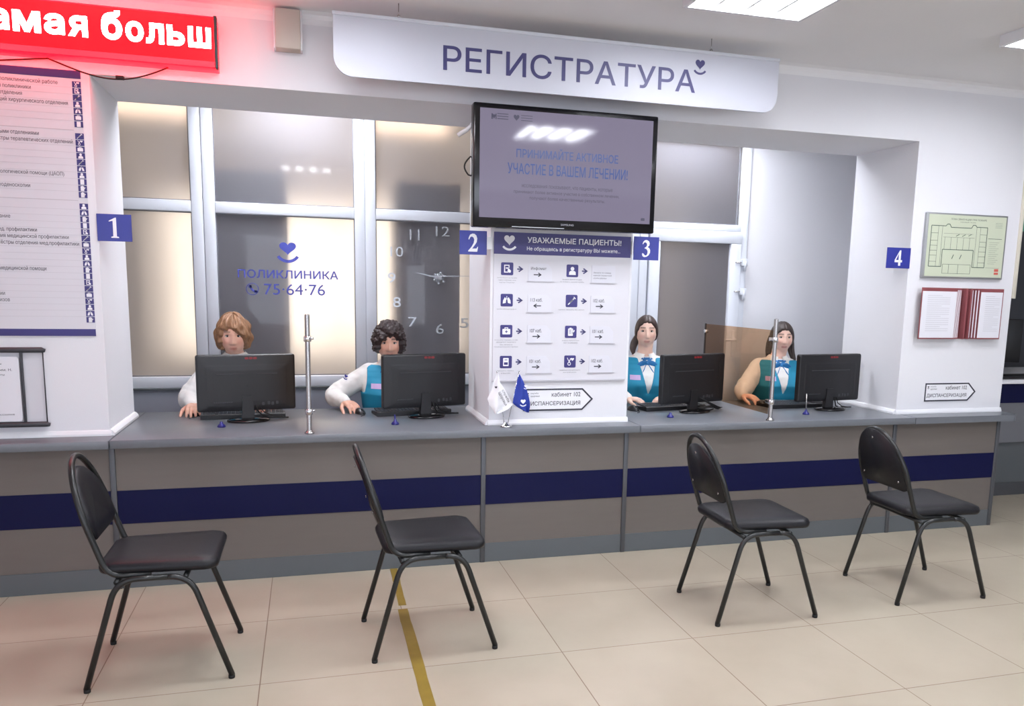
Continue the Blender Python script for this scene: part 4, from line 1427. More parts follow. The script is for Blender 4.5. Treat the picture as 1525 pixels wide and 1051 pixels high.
# ------------------------------------------------------------------ table flags
t = thing('table_flags', 'white and blue table flags crossed on a chrome stand at the middle pillar', 'flags', (2.437, .03, CT))
MB().lathe([(.032, 0), (.034, .004), (.030, .010), (.014, .018), (.010, .026), (.004, .028)], (2.437, .03, CT + .0005), 24).build('base', 'chrome', t)
for tx, nm in ((2.385, 'w'), (2.506, 'b')):
    sgn = -1 if nm == 'w' else 1
    p0 = Vector((2.437 + sgn * .010, .03, CT + .02)); p1 = Vector((tx + (-.004 if sgn < 0 else 0), .03, 1.058))
    po = MB().tube([p0, p1], .0022, 8).ball(p1, .005, 8, 6).build('pole', 'chrome', t)
    # draped cloth hanging from the pole: outline by rows, folds in depth
    if nm == 'w':
        rowsf = [(1.048, 2.380, 2.388), (.995, 2.360, 2.400), (.955, 2.352, 2.430), (.908, 2.330, 2.455), (.875, 2.342, 2.470), (.850, 2.358, 2.440), (.828, 2.370, 2.385)]
    else:
        rowsf = [(1.040, 2.502, 2.508), (1.000, 2.492, 2.530), (.960, 2.485, 2.548), (.915, 2.478, 2.562), (.880, 2.472, 2.568), (.858, 2.500, 2.566), (.830, 2.550, 2.558)]
    vs, fs = [], []
    nx = 14
    def interp(z):
        for (za, a0, a1), (zb, b0, b1) in zip(rowsf[:-1], rowsf[1:]):
            if za >= z >= zb:
                u = (za - z) / (za - zb)
                return a0 + (b0 - a0) * u, a1 + (b1 - a1) * u
        return rowsf[-1][1:]
    nz = 28
    for i in range(nz + 1):
        z = rowsf[0][0] + (rowsf[-1][0] - rowsf[0][0]) * i / nz
        l, r = interp(z)
        for k in range(nx + 1):
            u = k / nx
            vs.append((l + (r - l) * u, .018 + .012 * sin(u * 7 + i * .12) * (.3 + i / nz), z))
    for i in range(nz):
        for k in range(nx):
            a = i * (nx + 1) + k
            fs.append((a, a + 1, a + nx + 2, a + nx + 1))
    off = len(vs)
    vs += [(v[0], v[1] + .0012, v[2]) for v in vs]
    fs += [tuple(reversed([i + off for i in f])) for f in fs]
    fl = MB().add(vs, fs, 0, True).build('flag', 'flag_white' if nm == 'w' else 'flag_blue', po)
    dk = MB()
    if nm == 'w':
        ca, sa = cos(radians(-62)), sin(radians(-62))
        def rotfn(u, v):
            return (2.392 + u * ca - v * sa, .002, .950 + u * sa + v * ca)
        dk.text('служба', .0, .075, .010, .026, 0, bold=.012, fn=rotfn)
        dk.text('здоровья', .0, .085, -.014, .002, 0, bold=.012, fn=rotfn)
        dk.xz(heart(2.372, .972, .014, .013), .003, .005)
        dk.build('flag_lettering', 'dark_print', fl)
    else:
        logo(dk, 2.524, .885, .036, .002)
        logo(dk, 2.538, .972, .022, .004)
        dk.build('flag_emblem', 'white', fl)

# ------------------------------------------------------------------ corridor on the right: second counter
t = thing('corridor_counter', 'grey counter with a blue stripe in the corridor at the right edge', 'counter', (8.2, 1.0, 0))
yc = .61
MB().box(5.95, 9.9, yc - .03, 1.5, .87, .90, .004).build('worktop', 'white', t)
MB().box(5.95, 9.9, yc, yc + .02, .723, .869).build('blue_stripe', 'stripe', t)
MB().box(5.95, 9.9, yc + .004, yc + .02, .42, .722).build('upper_panel', 'wall_grey', t)
MB().box(5.95, 9.9, yc + .03, yc + .05, .10, .419).build('lower_panel', 'kick', t)
MB().box(5.95, 9.9, yc + .025, yc + .05, .0, .099).build('kickboard', 'post', t)
mr = thing('corridor_monitor', 'black monitor on the corridor counter at the right edge', 'monitor', (6.62, .98, .90), radians(-25))
b = MB()
b.box(-.22, .22, -.02, .02, .10, .44, .006)
b.build('screen_case', 'black_plastic', mr, local=True)
MB().box(-.03, .03, .0, .03, .01, .16, .004).build('stand_neck', 'black_plastic', mr, local=True)
MB().lathe([(.12, 0), (.12, .008), (.03, .02)], (0, .01, .0005), 24).build('stand_base', 'black_gloss', mr, local=True)
tag(MB().box(6.40, 6.98, .62, .78, .902, .925, .004).build('document_tray', 'black_plastic'), 'flat black tray on the corridor counter at the right edge', 'tray')  # plain block standing for the keyboard before the corridor monitor
t = thing('file_stack', 'narrow white rack of files beside the corridor monitor', 'files', (6.50, 1.25, .90))
for k in range(3):
    MB().box(6.38 + k * .035, 6.41 + k * .035, 1.15, 1.40, .901, 1.30, .003).build('file', 'paper', t)
t = thing('exit_sign', 'green exit sign at the right edge above the corridor', 'exit sign', (6.75, 1.1, 2.03))
MB().box(6.60, 6.95, 1.08, 1.12, 2.035, 2.135, .004).build('case', 'exit', t)
MB().tube([(6.70, 1.10, 2.13), (6.70, 1.10, CEIL - .001)], .004, 6).build('hanging_rod', 'steel', t)

# ================================================================== people
def sm(a, b, x):
    t = max(0.0, min(1.0, (x - a) / (b - a)))
    return t * t * (3 - 2 * t)
def gs(x, s_):
    return exp(-(x / s_) ** 2)

def remesh(mb, voxel, smooth=2):
    me = bpy.data.meshes.new('tmp')
    me.from_pydata([tuple(v) for v in mb.V], [], mb.F)
    ob = bpy.data.objects.new('tmp', me)
    COL.objects.link(ob)
    r = ob.modifiers.new('r', 'REMESH')
    r.mode = 'VOXEL'
    r.voxel_size = voxel
    if smooth:
        q = ob.modifiers.new('s', 'SMOOTH')
        q.factor = .5
        q.iterations = smooth
    dg = bpy.context.evaluated_depsgraph_get()
    out = bpy.data.meshes.new_from_object(ob.evaluated_get(dg))
    bpy.data.objects.remove(ob)
    bpy.data.meshes.remove(me)
    V = [v.co.copy() for v in out.vertices]
    F = [list(p.vertices) for p in out.polygons]
    bpy.data.meshes.remove(out)
    return V, F

def skin_material(name, rgb):
    """skin tone with the tints of lips, cheeks and brows from the tint attribute"""
    m, nt, b = new_mat(name)
    N, L = nt.nodes, nt.links
    at_ = N.new('ShaderNodeVertexColor')
    at_.layer_name = 'tint'
    no = N.new('ShaderNodeTexNoise')
    no.inputs['Scale'].default_value = 40
    mx = N.new('ShaderNodeMix')
    mx.data_type = 'RGBA'
    mx.blend_type = 'MULTIPLY'
    mx.inputs['Factor'].default_value = 1
    cr = N.new('ShaderNodeValToRGB')
    cr.color_ramp.elements[0].color = (.93, .91, .90, 1)
    cr.color_ramp.elements[1].color = (1, 1, 1, 1)
    L.new(no.outputs['Fac'], cr.inputs['Fac'])
    L.new(at_.outputs['Color'], mx.inputs['A'])
    L.new(cr.outputs['Color'], mx.inputs['B'])
    L.new(mx.outputs['Result'], b.inputs['Base Color'])
    b.inputs['Roughness'].default_value = .5
    b.inputs['Subsurface Weight'].default_value = .08
    b.inputs['Subsurface Radius'].default_value = (.01, .004, .002)
    return m

def head_point(d):
    """surface of a head of height .23; face towards -y, d a unit direction"""
    x, y, z = .0765 * d.x, .092 * d.y, .115 * d.z
    if z < -.015:
        t = (-.015 - z) / .10
        x *= 1 - .30 * t ** 1.8
        y *= (1 - .42 * t) if y > 0 else (1 - .06 * t)
    if y < 0:
        x *= 1 - .03
        # flatter face plane
        y *= 1.0 - .06 * gs(x, .05) * gs(z - .01, .06)
        nose = .0
        if -.046 < z < .026:
            nose = (.006 + .018 * sm(.022, -.026, z)) * sm(-.046, -.034, z)
        y -= nose * gs(x, .0105 + .004 * sm(0, -.03, z))
        y -= .004 * gs(abs(x) - .012, .006) * gs(z + .032, .008)
        y += .0085 * gs(abs(x) - .030, .015) * gs(z - .010, .011)
        y -= .0045 * gs(abs(x) - .028, .022) * gs(z - .033, .010)
        y -= .0055 * gs(x, .020) * (gs(z + .058, .005) + gs(z + .071, .0055))
        y += .0030 * gs(x, .022) * gs(z + .064, .0025)
        y += .0030 * gs(x, .024) * gs(z + .083, .006)
        y -= .0060 * gs(x, .020) * gs(z + .098, .012)
        y -= .0050 * gs(abs(x) - .042, .020) * gs(z + .022, .020)
    return Vector((x, y, z))

def sphere_grid(fn, nu, nv):
    vs, fs = [], []
    for i in range(1, nv):
        a = pi * i / nv
        for k in range(nu):
            b = 2 * pi * k / nu
            vs.append(fn(Vector((sin(a) * sin(b), -sin(a) * cos(b), cos(a)))))
    for i in range(nv - 2):
        for k in range(nu):
            k2 = (k + 1) % nu
            fs.append((i * nu + k, (i + 1) * nu + k, (i + 1) * nu + k2, i * nu + k2))
    t = len(vs); vs.append(fn(Vector((0, 0, 1))))
    b_ = len(vs); vs.append(fn(Vector((0, 0, -1))))
    for k in range(nu):
        k2 = (k + 1) % nu
        fs.append((t, k, k2)); fs.append((b_, (nv - 2) * nu + k2, (nv - 2) * nu + k))
    return vs, fs

TORSO = [(.44, .180, .11, .13, 0), (.52, .188, .128, .13, 0), (.62, .166, .122, .11, -.004), (.72, .162, .128, .105, -.010), (.80, .172, .148, .105, -.014),
         (.86, .178, .162, .105, -.018), (.92, .176, .140, .105, -.018), (.97, .172, .108, .10, -.014), (1.005, .164, .088, .09, -.008), (1.030, .140, .072, .078, -.003),
         (1.050, .100, .062, .068, 0), (1.066, .070, .056, .060, -.002), (1.085, .058, .052, .056, -.006), (1.12, .054, .052, .054, -.012)]
def torso_row(z):
    T_ = TORSO
    if z <= T_[0][0]: return T_[0][1:]
    for a, b in zip(T_[:-1], T_[1:]):
        if z <= b[0]:
            u = (z - a[0]) / (b[0] - a[0])
            u = u * u * (3 - 2 * u) * .5 + u * .5
            return tuple(p + (q - p) * u for p, q in zip(a[1:], b[1:]))
    return T_[-1][1:]

def torso_point(z, th, grow, wid=1.0):
    hw, df, db, cy = torso_row(z)
    hw = hw * wid + grow
    c, s_ = cos(th), sin(th)
    e = .84
    x = hw * (abs(c) ** e) * (1 if c >= 0 else -1)
    dep = (df if s_ < 0 else db) + grow
    y = dep * (abs(s_) ** e) * (1 if s_ >= 0 else -1) + cy
    if s_ < 0:   # bust
        y -= .014 * gs(abs(x) - .075, .05) * gs(z - .865, .06)
        y += .008 * gs(x, .035) * gs(z - .865, .07)
    return Vector((x, y, z))

def tube_path(a, b, c, n=7):
    """smooth bent path a -> b -> c"""
    a, b, c = Vector(a), Vector(b), Vector(c)
    d1 = (a - b); d2 = (c - b)
    p0 = b + d1 * .28; p2 = b + d2 * .28
    out = [a, a + (p0 - a) * .35, a + (p0 - a) * .7]
    for j in range(n):
        u = j / (n - 1)
        out.append((1 - u) ** 2 * p0 + 2 * u * (1 - u) * b + u * u * p2)
    out += [p2 + (c - p2) * .35, p2 + (c - p2) * .7, c]
    return out

def hand_shape(mb, w, dirv, up, side, curl=(18, 30, 22), spread=1.0):
    """palm, four fingers and a thumb rooted at the wrist w"""
    d = Vector(dirv).normalized()
    up = Vector(up); up = (up - d * up.dot(d)).normalized()
    sd = d.cross(up) * side          # thumb side
    w = Vector(w)
    L = [.066, .074, .069, .054]
    off = [.029, .0095, -.0100, -.028]
    ang = [7, 2, -4, -11]
    for k in range(4):
        a = radians(ang[k] * spread)
        f = (d * cos(a) + sd * sin(a)).normalized()
        kn = w + d * (.082 - .004 * abs(k - 1)) + sd * off[k] + up * (.008 - .003 * abs(k - 1.3))
        mb.capsule([w + sd * off[k] * .55 + d * .004, w + sd * off[k] * .8 + d * .045 + up * .006, kn], [.0145, .0135, .0115], 10)
        p = kn.copy()
        pts, rs = [p - f * .006], [.0112]
        g = 0
        v = f
        for j, fr_ in enumerate((.46, .31, .23)):
            g += radians(curl[j])
            v = (f * cos(g) - up * sin(g)).normalized()
            p = p + v * L[k] * fr_
            pts += [p]
            rs.append((.0096, .0086, .0074)[j] - (.001 if k == 3 else 0))
        mb.capsule(pts, rs, 10)
    # thumb
    a = w + d * .018 + sd * .024 - up * .004
    t1 = (d * .70 + sd * .66 - up * .22).normalized()
    t2 = (d * .90 + sd * .22 - up * .30).normalized()
    p1 = a + t1 * .044; p2 = p1 + t2 * .033; p3 = p2 + (t2 - up * .15).normalized() * .026
    mb.capsule([a - t1 * .008, a + t1 * .02, p1, p2, p3], [.0165, .0150, .0118, .0105, .0088], 10)

def make_person(name_label, x, y, tw, head_c, head_yaw, head_pitch, head_s, arms, skin, lips, brow, hair, zs=1.0, wid=1.0, lean=0.0, head_roll=0.0):
    root = thing('person', name_label, 'person', (x, y, 0), group='women in turquoise vests behind the counter')
    RT = Matrix.Rotation(tw, 4, 'Z')
    def tz(p):      # torso space -> world
        q = Vector((p.x, p.y - lean * max(0, p.z - .5), p.z * zs))
        return Vector((x, y, 0)) + RT @ q
    HM = Matrix.Translation(head_c) @ Matrix.Rotation(head_yaw, 4, 'Z') @ Matrix.Rotation(head_pitch, 4, 'X') @ Matrix.Rotation(head_roll, 4, 'Y') @ Matrix.Scale(head_s, 4)
    # ---------------- body (one continuous surface)
    b = MB()
    nz, nt = 60, 48
    zl = [.44 + (1.12 - .44) * i / nz for i in range(nz + 1)]
    vs = [tz(torso_point(z, 2 * pi * k / nt, -.012, wid)) for z in zl for k in range(nt)]
    fs = [(i * nt + k, i * nt + (k + 1) % nt, (i + 1) * nt + (k + 1) % nt, (i + 1) * nt + k) for i in range(nz) for k in range(nt)]
    fs += [tuple(reversed(range(nt))), tuple(nz * nt + k for k in range(nt))]
    b.add(vs, fs)
    neck_top = HM @ Vector((0, .012, -.055))
    neck_bot = tz(Vector((0, -.002, 1.03)))
    b.capsule([neck_bot, neck_bot.lerp(neck_top, .5), neck_top], [.060, .050, .054], 20)
    hv, hf = sphere_grid(lambda d: HM @ head_point(d), 96, 80)
    b.add(hv, hf)
    for s_ in (-1, 1):  # ears
        em = HM @ Matrix.Translation((s_ * .071, .010, -.004)) @ Matrix.Rotation(radians(18 * s_), 4, 'Z')
        e = MB().ball((0, 0, 0), (.008, .018, .030), 14, 10)
        b.add([em @ v for v in e.V], e.F)
    sh = []
    for s_, (elb, wri, hd, up, curl) in zip((-1, 1), arms):
        S = tz(Vector((s_ * .150 * wid, .005, .985)))
        sh.append(S)
        pth = tube_path(S, elb, wri)
        n = len(pth)
        b.capsule(pth, [.046 - .020 * (i / (n - 1)) for i in range(n)], 14)
        hand_shape(b, wri, hd, up, -s_ , curl)
    for s_ in (-1, 1):  # legs under the counter
        hip = tz(Vector((s_ * .09, 0, .50))); knee = hip + RT @ Vector((s_ * .03, -.40, .02)); ank = Vector((knee.x, knee.y + .02, .09))
        b.capsule([hip, hip.lerp(knee, .5), knee, knee.lerp(ank, .35), ank], [.082, .07, .054, .05, .036], 14)
        b.capsule([ank + Vector((0, .02, -.045)), ank + Vector((0, -.10, -.058)), ank + Vector((0, -.16, -.060))], [.040, .036, .028], 12)
    V, F = remesh(b, .0042, 2)
    bm = MB().add(V, F, 0, True)
    body = bm.build('body', skin_material('skin_tone', skin), root)
    # tint attribute
    HI = (HM.inverted())
    base = Vector(lin(skin)[:3]); lipc = Vector(lin(lips)[:3]); browc = Vector(lin(brow)[:3]); blush = Vector((base.x * 1.02, base.y * .80, base.z * .78))
    at_ = body.data.color_attributes.new('tint', 'FLOAT_COLOR', 'POINT')
    hair_c = browc
    flat = []
    for v in V:
        c = base.copy()
        q = HI @ v
        if q.length < .17 and q.y < 0 and q.z > -.12:
            c = c.lerp(blush, .55 * gs(abs(q.x) - .040, .018) * gs(q.z + .024, .018))
            qz = q.z - 2.6 * q.x * q.x
            lw = max(gs(qz + .0595, .0032), .85 * gs(qz + .0685, .0042)) * sm(.024, .015, abs(q.x)) * (1 if q.y < -.06 else 0)
            c = c.lerp(lipc, min(1, lw * .85))
            c = c.lerp(lipc * .35, .7 * gs(qz + .0642, .0014) * sm(.026, .020, abs(q.x)) * (1 if q.y < -.06 else 0))
            bz = .0335 + .003 * cos((abs(q.x) - .030) / .02)
            bw = gs(q.z - bz, .0045) * sm(.010, .015, abs(q.x)) * sm(.054, .046, abs(q.x))
            c = c.lerp(browc, .95 * bw)
        flat += [c.x, c.y, c.z, 1.0]
    at_.data.foreach_set('color', flat)
    # ---------------- eyes
    for s_ in (-1, 1):
        e = MB()
        c0 = head_point(Vector((s_ * .030 / .072, -.9, .010 / .115)).normalized())
        ex, ez = s_ * .0300, .0105
        # find the face surface there
        best = min((head_point(Vector((ex / .072 * k, -1, ez / .115 * k)).normalized()) for k in [.6 + .02 * j for j in range(40)]), key=lambda p: abs(p.x - ex) + abs(p.z - ez))
        c = Vector((ex, best.y + .0015, ez))
        eb = MB().ball((0, 0, 0), (.0145, .0075, .0068), 20, 12)
        e.add([HM @ (c + v) for v in eb.V], eb.F, 0, True)
        ir = MB().ball((0, 0, 0), (.0056, .0022, .0056), 16, 10)
        e.add([HM @ (c + Vector((0, -.0062, .0004)) + v) for v in ir.V], ir.F, 1, True)
        e.build('eye', ['eye_white', 'iris'], root)
        l = MB()
        lp = []
        for i in range(9):
            u = -1 + 2 * i / 8
            lp.append(HM @ (c + Vector((u * .0150, -.0062 + .006 * u * u, .0066 * (1 - u * u) + .0002))))
        l.tube(lp, [.0006, .0016, .0019, .002, .002, .002, .0019, .0016, .0006], 6)
        l.build('eyelashes', 'lash', root)
    # ---------------- hair
    style = hair['style']
    def hair_pt(d):
        p = head_point(d)
        q = p
        n_ = Vector((q.x / .072 ** 2, q.y / .092 ** 2, q.z / .115 ** 2)).normalized()
        ax = abs(q.x)
        ctr = hair.get('oval_c', -.030); ow = hair.get('oval_w', .064); oh = hair.get('oval_h', .088)
        skew = hair.get('skew', 0)
        f = sqrt((q.x / ow) ** 2 + ((q.z - ctr - skew * q.x) / oh) ** 2)
        rag = hair.get('rag', .08) * noise.noise(Vector((q.x * 55, q.z * 30, 3.1)))
        m_ = sm(.93, 1.10, f + rag) if q.y < .012 else 1.0
        if q.y < .012 and q.y > -.02:
            m_ = max(m_, sm(-.02, .012, q.y))
        low = hair.get('low', -.07)
        m_ *= sm(low - .016, low + .004, q.z + .012 * noise.noise(Vector((q.x * 40, q.y * 40, 1.7))))
        th = hair['top'] * sm(.0, .09, q.z) + hair['side'] * (1 - sm(.0, .09, q.z))
        if q.y > 0: th += hair.get('back', 0) * sm(0, .06, q.y)
        az = atan2(q.x, -q.y)
        if style == 'curly':
            st = .014 * noise.noise(q * 38 + Vector((5, 1, 2))) + .012 * noise.noise(q * 95)
        elif style == 'bob':
            st = .016 * noise.noise(Vector((az * 3.2, q.z * 26, 4))) + .009 * noise.noise(Vector((az * 12, q.z * 22, 8)))
        else:
            st = .0012 * noise.noise(Vector((az * 22, q.z * 10, 8)))
            st -= .003 * gs(q.x, .004) * (1 if q.z > .05 else 0)
        t = -.010 + (th + .010 + st) * m_
        return HM @ (p + n_ * t)
    hb = MB()
    vs, fs = sphere_grid(hair_pt, 150, 110)
    hb.add(vs, fs, 0, True)
    if 'locks' in hair:
        for pts, rs in hair['locks']:
            P = [HM @ Vector(p) for p in pts]
            # smooth path
            Q, R = [], []
            for i in range(len(P) - 1):
                for j in range(4):
                    u = j / 4
                    Q.append(P[i].lerp(P[i + 1], u)); R.append(rs[i] + (rs[i + 1] - rs[i]) * u)
            Q.append(P[-1]); R.append(rs[-1])
            for _ in range(3):
                Q = [Q[0]] + [(Q[i - 1] + Q[i] * 2 + Q[i + 1]) / 4 for i in range(1, len(Q) - 1)] + [Q[-1]]
            for ox, oy in ((0, 0), (.35, .2), (-.35, .2), (.1, -.35)):
                hb.tube([q + Vector((ox * r * 1.2, oy * r * 1.2, 0)) for q, r in zip(Q, R)], [r * .72 for r in R], 10)
    hm = mat('hair_tone', hair['rgb'], .42, var=.45, scale=30, bump=.5, bscale=90, stretch=(3, 3, .6))
    hb.build('hair', hm, root)
    # ---------------- blouse: torso shell and sleeves as one cloth surface
    c = MB()
    zl = [.50 + (1.052 - .50) * i / 44 for i in range(45)]
    vs = [tz(torso_point(z, 2 * pi * k / nt, .002, wid)) for z in zl for k in range(nt)]
    fs = [(i * nt + k, i * nt + (k + 1) % nt, (i + 1) * nt + (k + 1) % nt, (i + 1) * nt + k) for i in range(44) for k in range(nt)]
    fs += [tuple(reversed(range(nt))), tuple(44 * nt + k for k in range(nt))]
    c.add(vs, fs)
    for s_, S, (elb, wri, hd, up, curl) in zip((-1, 1), sh, arms):
        S2 = S + RT @ Vector((-s_ * .02, 0, .004))
        cuff = Vector(wri) - Vector(hd).normalized() * .012
        pth = tube_path(S2, elb, cuff)
        n = len(pth)
        rs = []
        for i in range(n):
            u = i / (n - 1)
            r = .062 - .010 * u + .007 * sin(u * pi)
            r += .0035 * sin(i * 2.1 + s_) * (u > .3)
            if u > .93: r = .037
            elif u > .82: r = .046
            rs.append(r)
        c.capsule(pth[:-1] + [pth[-1]], rs, 18)
    V, F = remesh(c, .0065, 3)
    # soft creases
    V = [v + Vector((0, 0, 1)) * 0 + Vector((noise.noise(v * 26), noise.noise(v * 26 + Vector((9, 0, 0))), noise.noise(v * Vector((20, 20, 34)).x))) * .0035 for v in V]
    bl = MB().add(V, F, 0, True).build('blouse', 'shirt', root)
    # ---------------- vest with a V neck and armholes
    NZ, NT = 110, 150
    z0, z1 = .56, 1.042
    grid = [[torso_point(z0 + (z1 - z0) * i / NZ, 2 * pi * k / NT, .0105, wid) for k in range(NT)] for i in range(NZ + 1)]
    def keep(p):
        if p.y < -.02:
            vw = .003 + .064 * (p.z - .795) / .245 if p.z > .795 else .0
            if abs(p.x) < vw: return False
        elif p.z > 1.032 and abs(p.x) < .075: return False
        lim = .162 * wid - .014 * sm(.87, .96, p.z)
        if p.z > .865 and abs(p.x) > lim and abs(p.x) > .10: return False
        return True
    vs, idx = [], {}
    fs = []
    for i in range(NZ):
        for k in range(NT):
            q = [(i, k), (i, (k + 1) % NT), (i + 1, (k + 1) % NT), (i + 1, k)]
            cpt = sum((grid[a][b_] for a, b_ in q), Vector()) / 4
            if not keep(cpt): continue
            f = []
            for a, b_ in q:
                if (a, b_) not in idx:
                    idx[(a, b_)] = len(vs); vs.append(grid[a][b_])
                f.append(idx[(a, b_)])
            fs.append(f)
    # smooth the cut edges, then give the cloth thickness
    from collections import defaultdict
    ec = defaultdict(int)
    for f in fs:
        for a, b_ in zip(f, f[1:] + f[:1]):
            ec[(min(a, b_), max(a, b_))] += 1
    nb = defaultdict(list)
    for (a, b_), n in ec.items():
        if n == 1:
            nb[a].append(b_); nb[b_].append(a)
    for _ in range(18):
        nv = list(vs)
        for a, l in nb.items():
            if len(l) == 2 and vs[a].z > .6:
                nv[a] = (vs[a] * 2 + vs[l[0]] + vs[l[1]]) / 4
        vs = nv
    off = len(vs)
    inner = []
    for v in vs:
        hw, df, db, cy = torso_row(v.z)
        d = Vector((v.x, v.y - cy, 0)).normalized()
        inner.append(v - d * .0055)
    allv = [tz(v) for v in vs] + [tz(v) for v in inner]
    allf = [f for f in fs] + [[i + off for i in reversed(f)] for f in fs]
    for f in fs:
        for a, b_ in zip(f, f[1:] + f[:1]):
            if ec[(min(a, b_), max(a, b_))] == 1:
                allf.append([b_, a, a + off, b_ + off])
    ve = MB().add(allv, allf, 0, True).build('vest', 'vest', root)
    # badge on the wearer's right chest
    bz = .915
    pts = []
    for zz in (bz - .016, bz + .016):
        for k in range(6):
            xx = (-.125 + .065 * k / 5) * wid
            th = None
            best = None
            for a in range(180, 360, 2):
                p = torso_point(zz, radians(a), .0125, wid)
                if best is None or abs(p.x - xx) < abs(best.x - xx): best = p
            pts.append(best)
    bf = [(k, k + 1, 7 + k, 6 + k) for k in range(5)]
    bk = [p + Vector((0, .002, 0)) for p in pts]
    n = len(pts)
    side = [0, 1, 2, 3, 4, 5, 11, 10, 9, 8, 7, 6]
    allf = list(bf) + [tuple(i + n for i in reversed(f)) for f in bf] + [(side[(i + 1) % 12], side[i], side[i] + n, side[(i + 1) % 12] + n) for i in range(12)]
    MB().add([tz(p) for p in pts + bk], allf, 0, False).build('name_badge', 'badge', ve)
    # ---------------- collar flaps
    for s_ in (-1, 1):
        co = MB()
        rows_ = []
        for j in range(9):
            u = j / 8
            # from the nape around the side of the neck to the front point
            a = radians(100 - 178 * u) if s_ > 0 else radians(80 + 178 * u)
            top = Vector((.060 * cos(a), -.006 + .058 * sin(a), 1.092 - .026 * u))
            w_ = .030 + .020 * u ** 2
            outw = Vector((cos(a) * (1 - .2 * u) + s_ * .35 * u, sin(a) - .1 * u, 0)).normalized()
            botm = top + outw * (.022 + .020 * u) + Vector((0, 0, -w_ - .020 * u))
            if u > .9: botm += Vector((s_ * .012, -.006, -.010))
            rows_.append((top, top.lerp(botm, .5) + outw * .005, botm))
        vs = []
        for r_ in rows_: vs += [tz(p) for p in r_]
        th = [tz(p + Vector((0, 0, 0))) + RT @ Vector((p.x, p.y, 0)).normalized() * -.003 for r_ in rows_ for p in r_]
        n = len(vs)
        fs = []
        for i in range(8):
            for k in range(2):
                a = i * 3 + k
                fs.append((a, a + 1, a + 4, a + 3))
        fs += [tuple(i + n for i in reversed(f)) for f in fs]
        rim = [0, 1, 2] + [i * 3 + 2 for i in range(1, 9)] + [25, 24] + [i * 3 for i in range(7, 0, -1)]
        fs += [(rim[(i + 1) % len(rim)], rim[i], rim[i] + n, rim[(i + 1) % len(rim)] + n) for i in range(len(rim))]
        co.add(vs + th, fs, 0, True).build('collar', 'shirt', bl)
    # ---------------- neck scarf tied in a bow
    sc_ = MB()
    ring = [Vector((.066 * cos(a), -.006 + .066 * sin(a), 1.052 - .022 * (1 - sin(a)) / 2)) for a in [2 * pi * k / 28 for k in range(28)]]
    sc_.tube([tz(p) for p in ring], .011, 10, closed=True, flat=(1.3, .6))
    kn = Vector((0, -.094, 1.000))
    sc_.tube([tz(Vector((s2 * .035, -.070, 1.035))) if i == 0 else tz(kn + Vector((0, .004, .004))) for s2 in (1,) for i in (0, 1)], [.012, .014], 10)
    sc_.tube([tz(Vector((-.035, -.070, 1.035))), tz(kn + Vector((0, .004, .004)))], [.012, .014], 10)
    kb = MB().ball((0, 0, 0), (.016, .013, .017), 14, 10)
    sc_.add([tz(kn + v) for v in kb.V], kb.F, 0, True)
    for s_ in (-1, 1):
        lp = [kn, kn + Vector((s_ * .026, -.012, .010)), kn + Vector((s_ * .054, -.012, -.006)), kn + Vector((s_ * .058, -.010, -.028)), kn + Vector((s_ * .034, -.014, -.028)), kn + Vector((s_ * .010, -.006, -.006))]
        lp = fillet(lp, .02, 4)
        sc_.tube([tz(p) for p in lp], .0125, 10, flat=(1.5, .35))
        tl = fillet([kn, kn + Vector((s_ * .016, -.020, -.035)), kn + Vector((s_ * .040, -.046, -.085)), kn + Vector((s_ * .052, -.056, -.135))], .02, 4)
        n = len(tl)
        sc_.tube([tz(p) for p in tl], [.010 + .009 * i / n for i in range(n)], 10, flat=(1.4, .25))
    sc_.build('neck_scarf', 'scarf', root)
    # ---------------- trousers
    tr = MB()
    for s_ in (-1, 1):
        hip = tz(Vector((s_ * .09, 0, .50))); knee = hip + RT @ Vector((s_ * .03, -.40, .02)); ank = Vector((knee.x, knee.y + .02, .11))
        tr.capsule([hip, hip.lerp(knee, .5), knee, knee.lerp(ank, .35), ank], [.096, .086, .072, .066, .058], 16)
    zl = [.42 + .16 * i / 6 for i in range(7)]
    vs = [tz(torso_point(z, 2 * pi * k / nt, .004, wid)) for z in zl for k in range(nt)]
    fs = [(i * nt + k, i * nt + (k + 1) % nt, (i + 1) * nt + (k + 1) % nt, (i + 1) * nt + k) for i in range(6) for k in range(nt)]
    fs += [tuple(reversed(range(nt))), tuple(6 * nt + k for k in range(nt))]
    tr.add(vs, fs)
    V, F = remesh(tr, .012, 2)
    MB().add(V, F, 0, True).build('trousers', 'trouser', root)
    return root, tz

UP = (0, 0, 1)
relaxed = (14, 26, 18)
on_mouse = (20, 26, 16)
# desk one
make_person('blonde woman with short hair behind the first monitor', .972, .99, 0.0, Vector((.968, .955, 1.182)), radians(2), radians(2), 1.0,
            [(Vector((.700, .93, .812)), Vector((.752, .745, .800)), (.12, -.95, -.10), (0, .1, 1), on_mouse),
             (Vector((1.245, .93, .812)), Vector((1.150, .735, .795)), (-.30, -.9, -.08), UP, relaxed)],
            (226, 178, 156), (186, 100, 92), (130, 98, 74),
            {'style': 'bob', 'rgb': (142, 104, 74), 'top': .026, 'side': .024, 'back': .012, 'oval_c': -.036, 'oval_w': .062, 'oval_h': .082, 'low': -.066, 'skew': -.35, 'rag': .22}, zs=1.012)
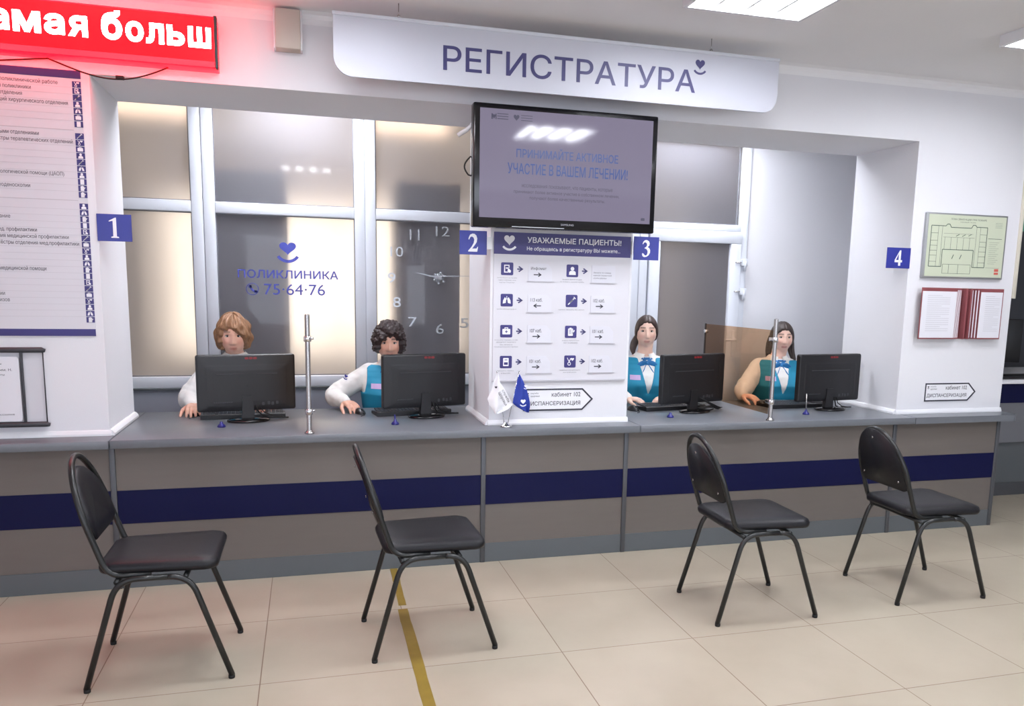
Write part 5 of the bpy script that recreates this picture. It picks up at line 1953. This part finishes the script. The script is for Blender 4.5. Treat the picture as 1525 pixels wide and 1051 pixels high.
# desk two
r2, tz2 = make_person('dark-haired woman with short curly hair holding a mouse at desk two', 1.905, .99, radians(-3), Vector((1.892, .925, 1.146)), radians(-4), radians(4), 1.0,
            [(Vector((1.540, .925, .815)), Vector((1.612, .745, .800)), (.42, -.86, -.12), (-.1, .1, 1), on_mouse),
             (Vector((2.190, .90, .812)), Vector((2.070, .735, .795)), (-.30, -.9, -.08), UP, relaxed)],
            (224, 174, 152), (178, 84, 84), (52, 40, 38),
            {'style': 'curly', 'rgb': (46, 32, 32), 'top': .030, 'side': .026, 'back': .012, 'oval_c': -.040, 'oval_w': .060, 'oval_h': .084, 'low': -.050, 'skew': .30, 'rag': .30}, zs=.970, lean=.04)
em = MB()
em.xz(heart(0, .008, .022, .020), -.001, .001); em.xz(smile(0, .006, .018, 52, .005), -.001, .001)
eM = Matrix.Translation((1.620, .895, .935)) @ Matrix.Rotation(radians(-28), 4, 'Z') @ Matrix.Rotation(radians(22), 4, 'Y')
em.V = [eM @ v for v in em.V]
em.build('sleeve_emblem', 'logo_blue', r2)
# desk three
make_person('young woman with dark tied-back hair, hands folded, right of the middle pillar', 3.668, 1.00, radians(-12), Vector((3.660, .965, 1.222)), radians(-20), radians(1), .95,
            [(Vector((3.400, .90, .812)), Vector((3.440, .715, .795)), (.62, -.75, -.08), (0, .05, 1), (22, 34, 24)),
             (Vector((3.890, .86, .812)), Vector((3.705, .690, .800)), (-.88, -.45, -.06), (0, .05, 1), (22, 30, 20))],
            (236, 198, 180), (196, 116, 112), (88, 64, 54),
            {'style': 'sleek', 'rgb': (58, 42, 38), 'top': .010, 'side': .008, 'back': .010, 'oval_c': -.028, 'oval_w': .067, 'oval_h': .098, 'low': -.060,
             'locks': [([(-.015, .095, .02), (-.03, .125, -.02), (-.075, .10, -.08), (-.09, .075, -.13), (-.085, .06, -.17)], [.022, .028, .026, .020, .008])]}, zs=1.005)
# desk four
make_person('young woman with long dark hair, half behind the bronze divider at desk four', 4.712, .985, radians(-14), Vector((4.722, .950, 1.186)), radians(-18), radians(3), .93,
            [(Vector((4.400, .905, .812)), Vector((4.305, .735, .800)), (.42, -.87, -.12), (-.05, .1, 1), on_mouse),
             (Vector((4.985, .86, .812)), Vector((4.840, .690, .795)), (-.5, -.8, -.06), UP, relaxed)],
            (234, 194, 176), (192, 104, 104), (66, 50, 44),
            {'style': 'sleek', 'rgb': (54, 42, 38), 'top': .013, 'side': .013, 'back': .012, 'oval_c': -.030, 'oval_w': .066, 'oval_h': .096, 'low': -.075,
             'locks': [([(-.074, .035, .01), (-.082, .045, -.05), (-.085, .05, -.11), (-.09, .055, -.17)], [.018, .022, .020, .008]),
                       ([(.074, .035, .01), (.082, .045, -.05), (.088, .04, -.11), (.105, .02, -.165), (.112, .0, -.20)], [.018, .022, .021, .016, .006])]}, zs=.985)
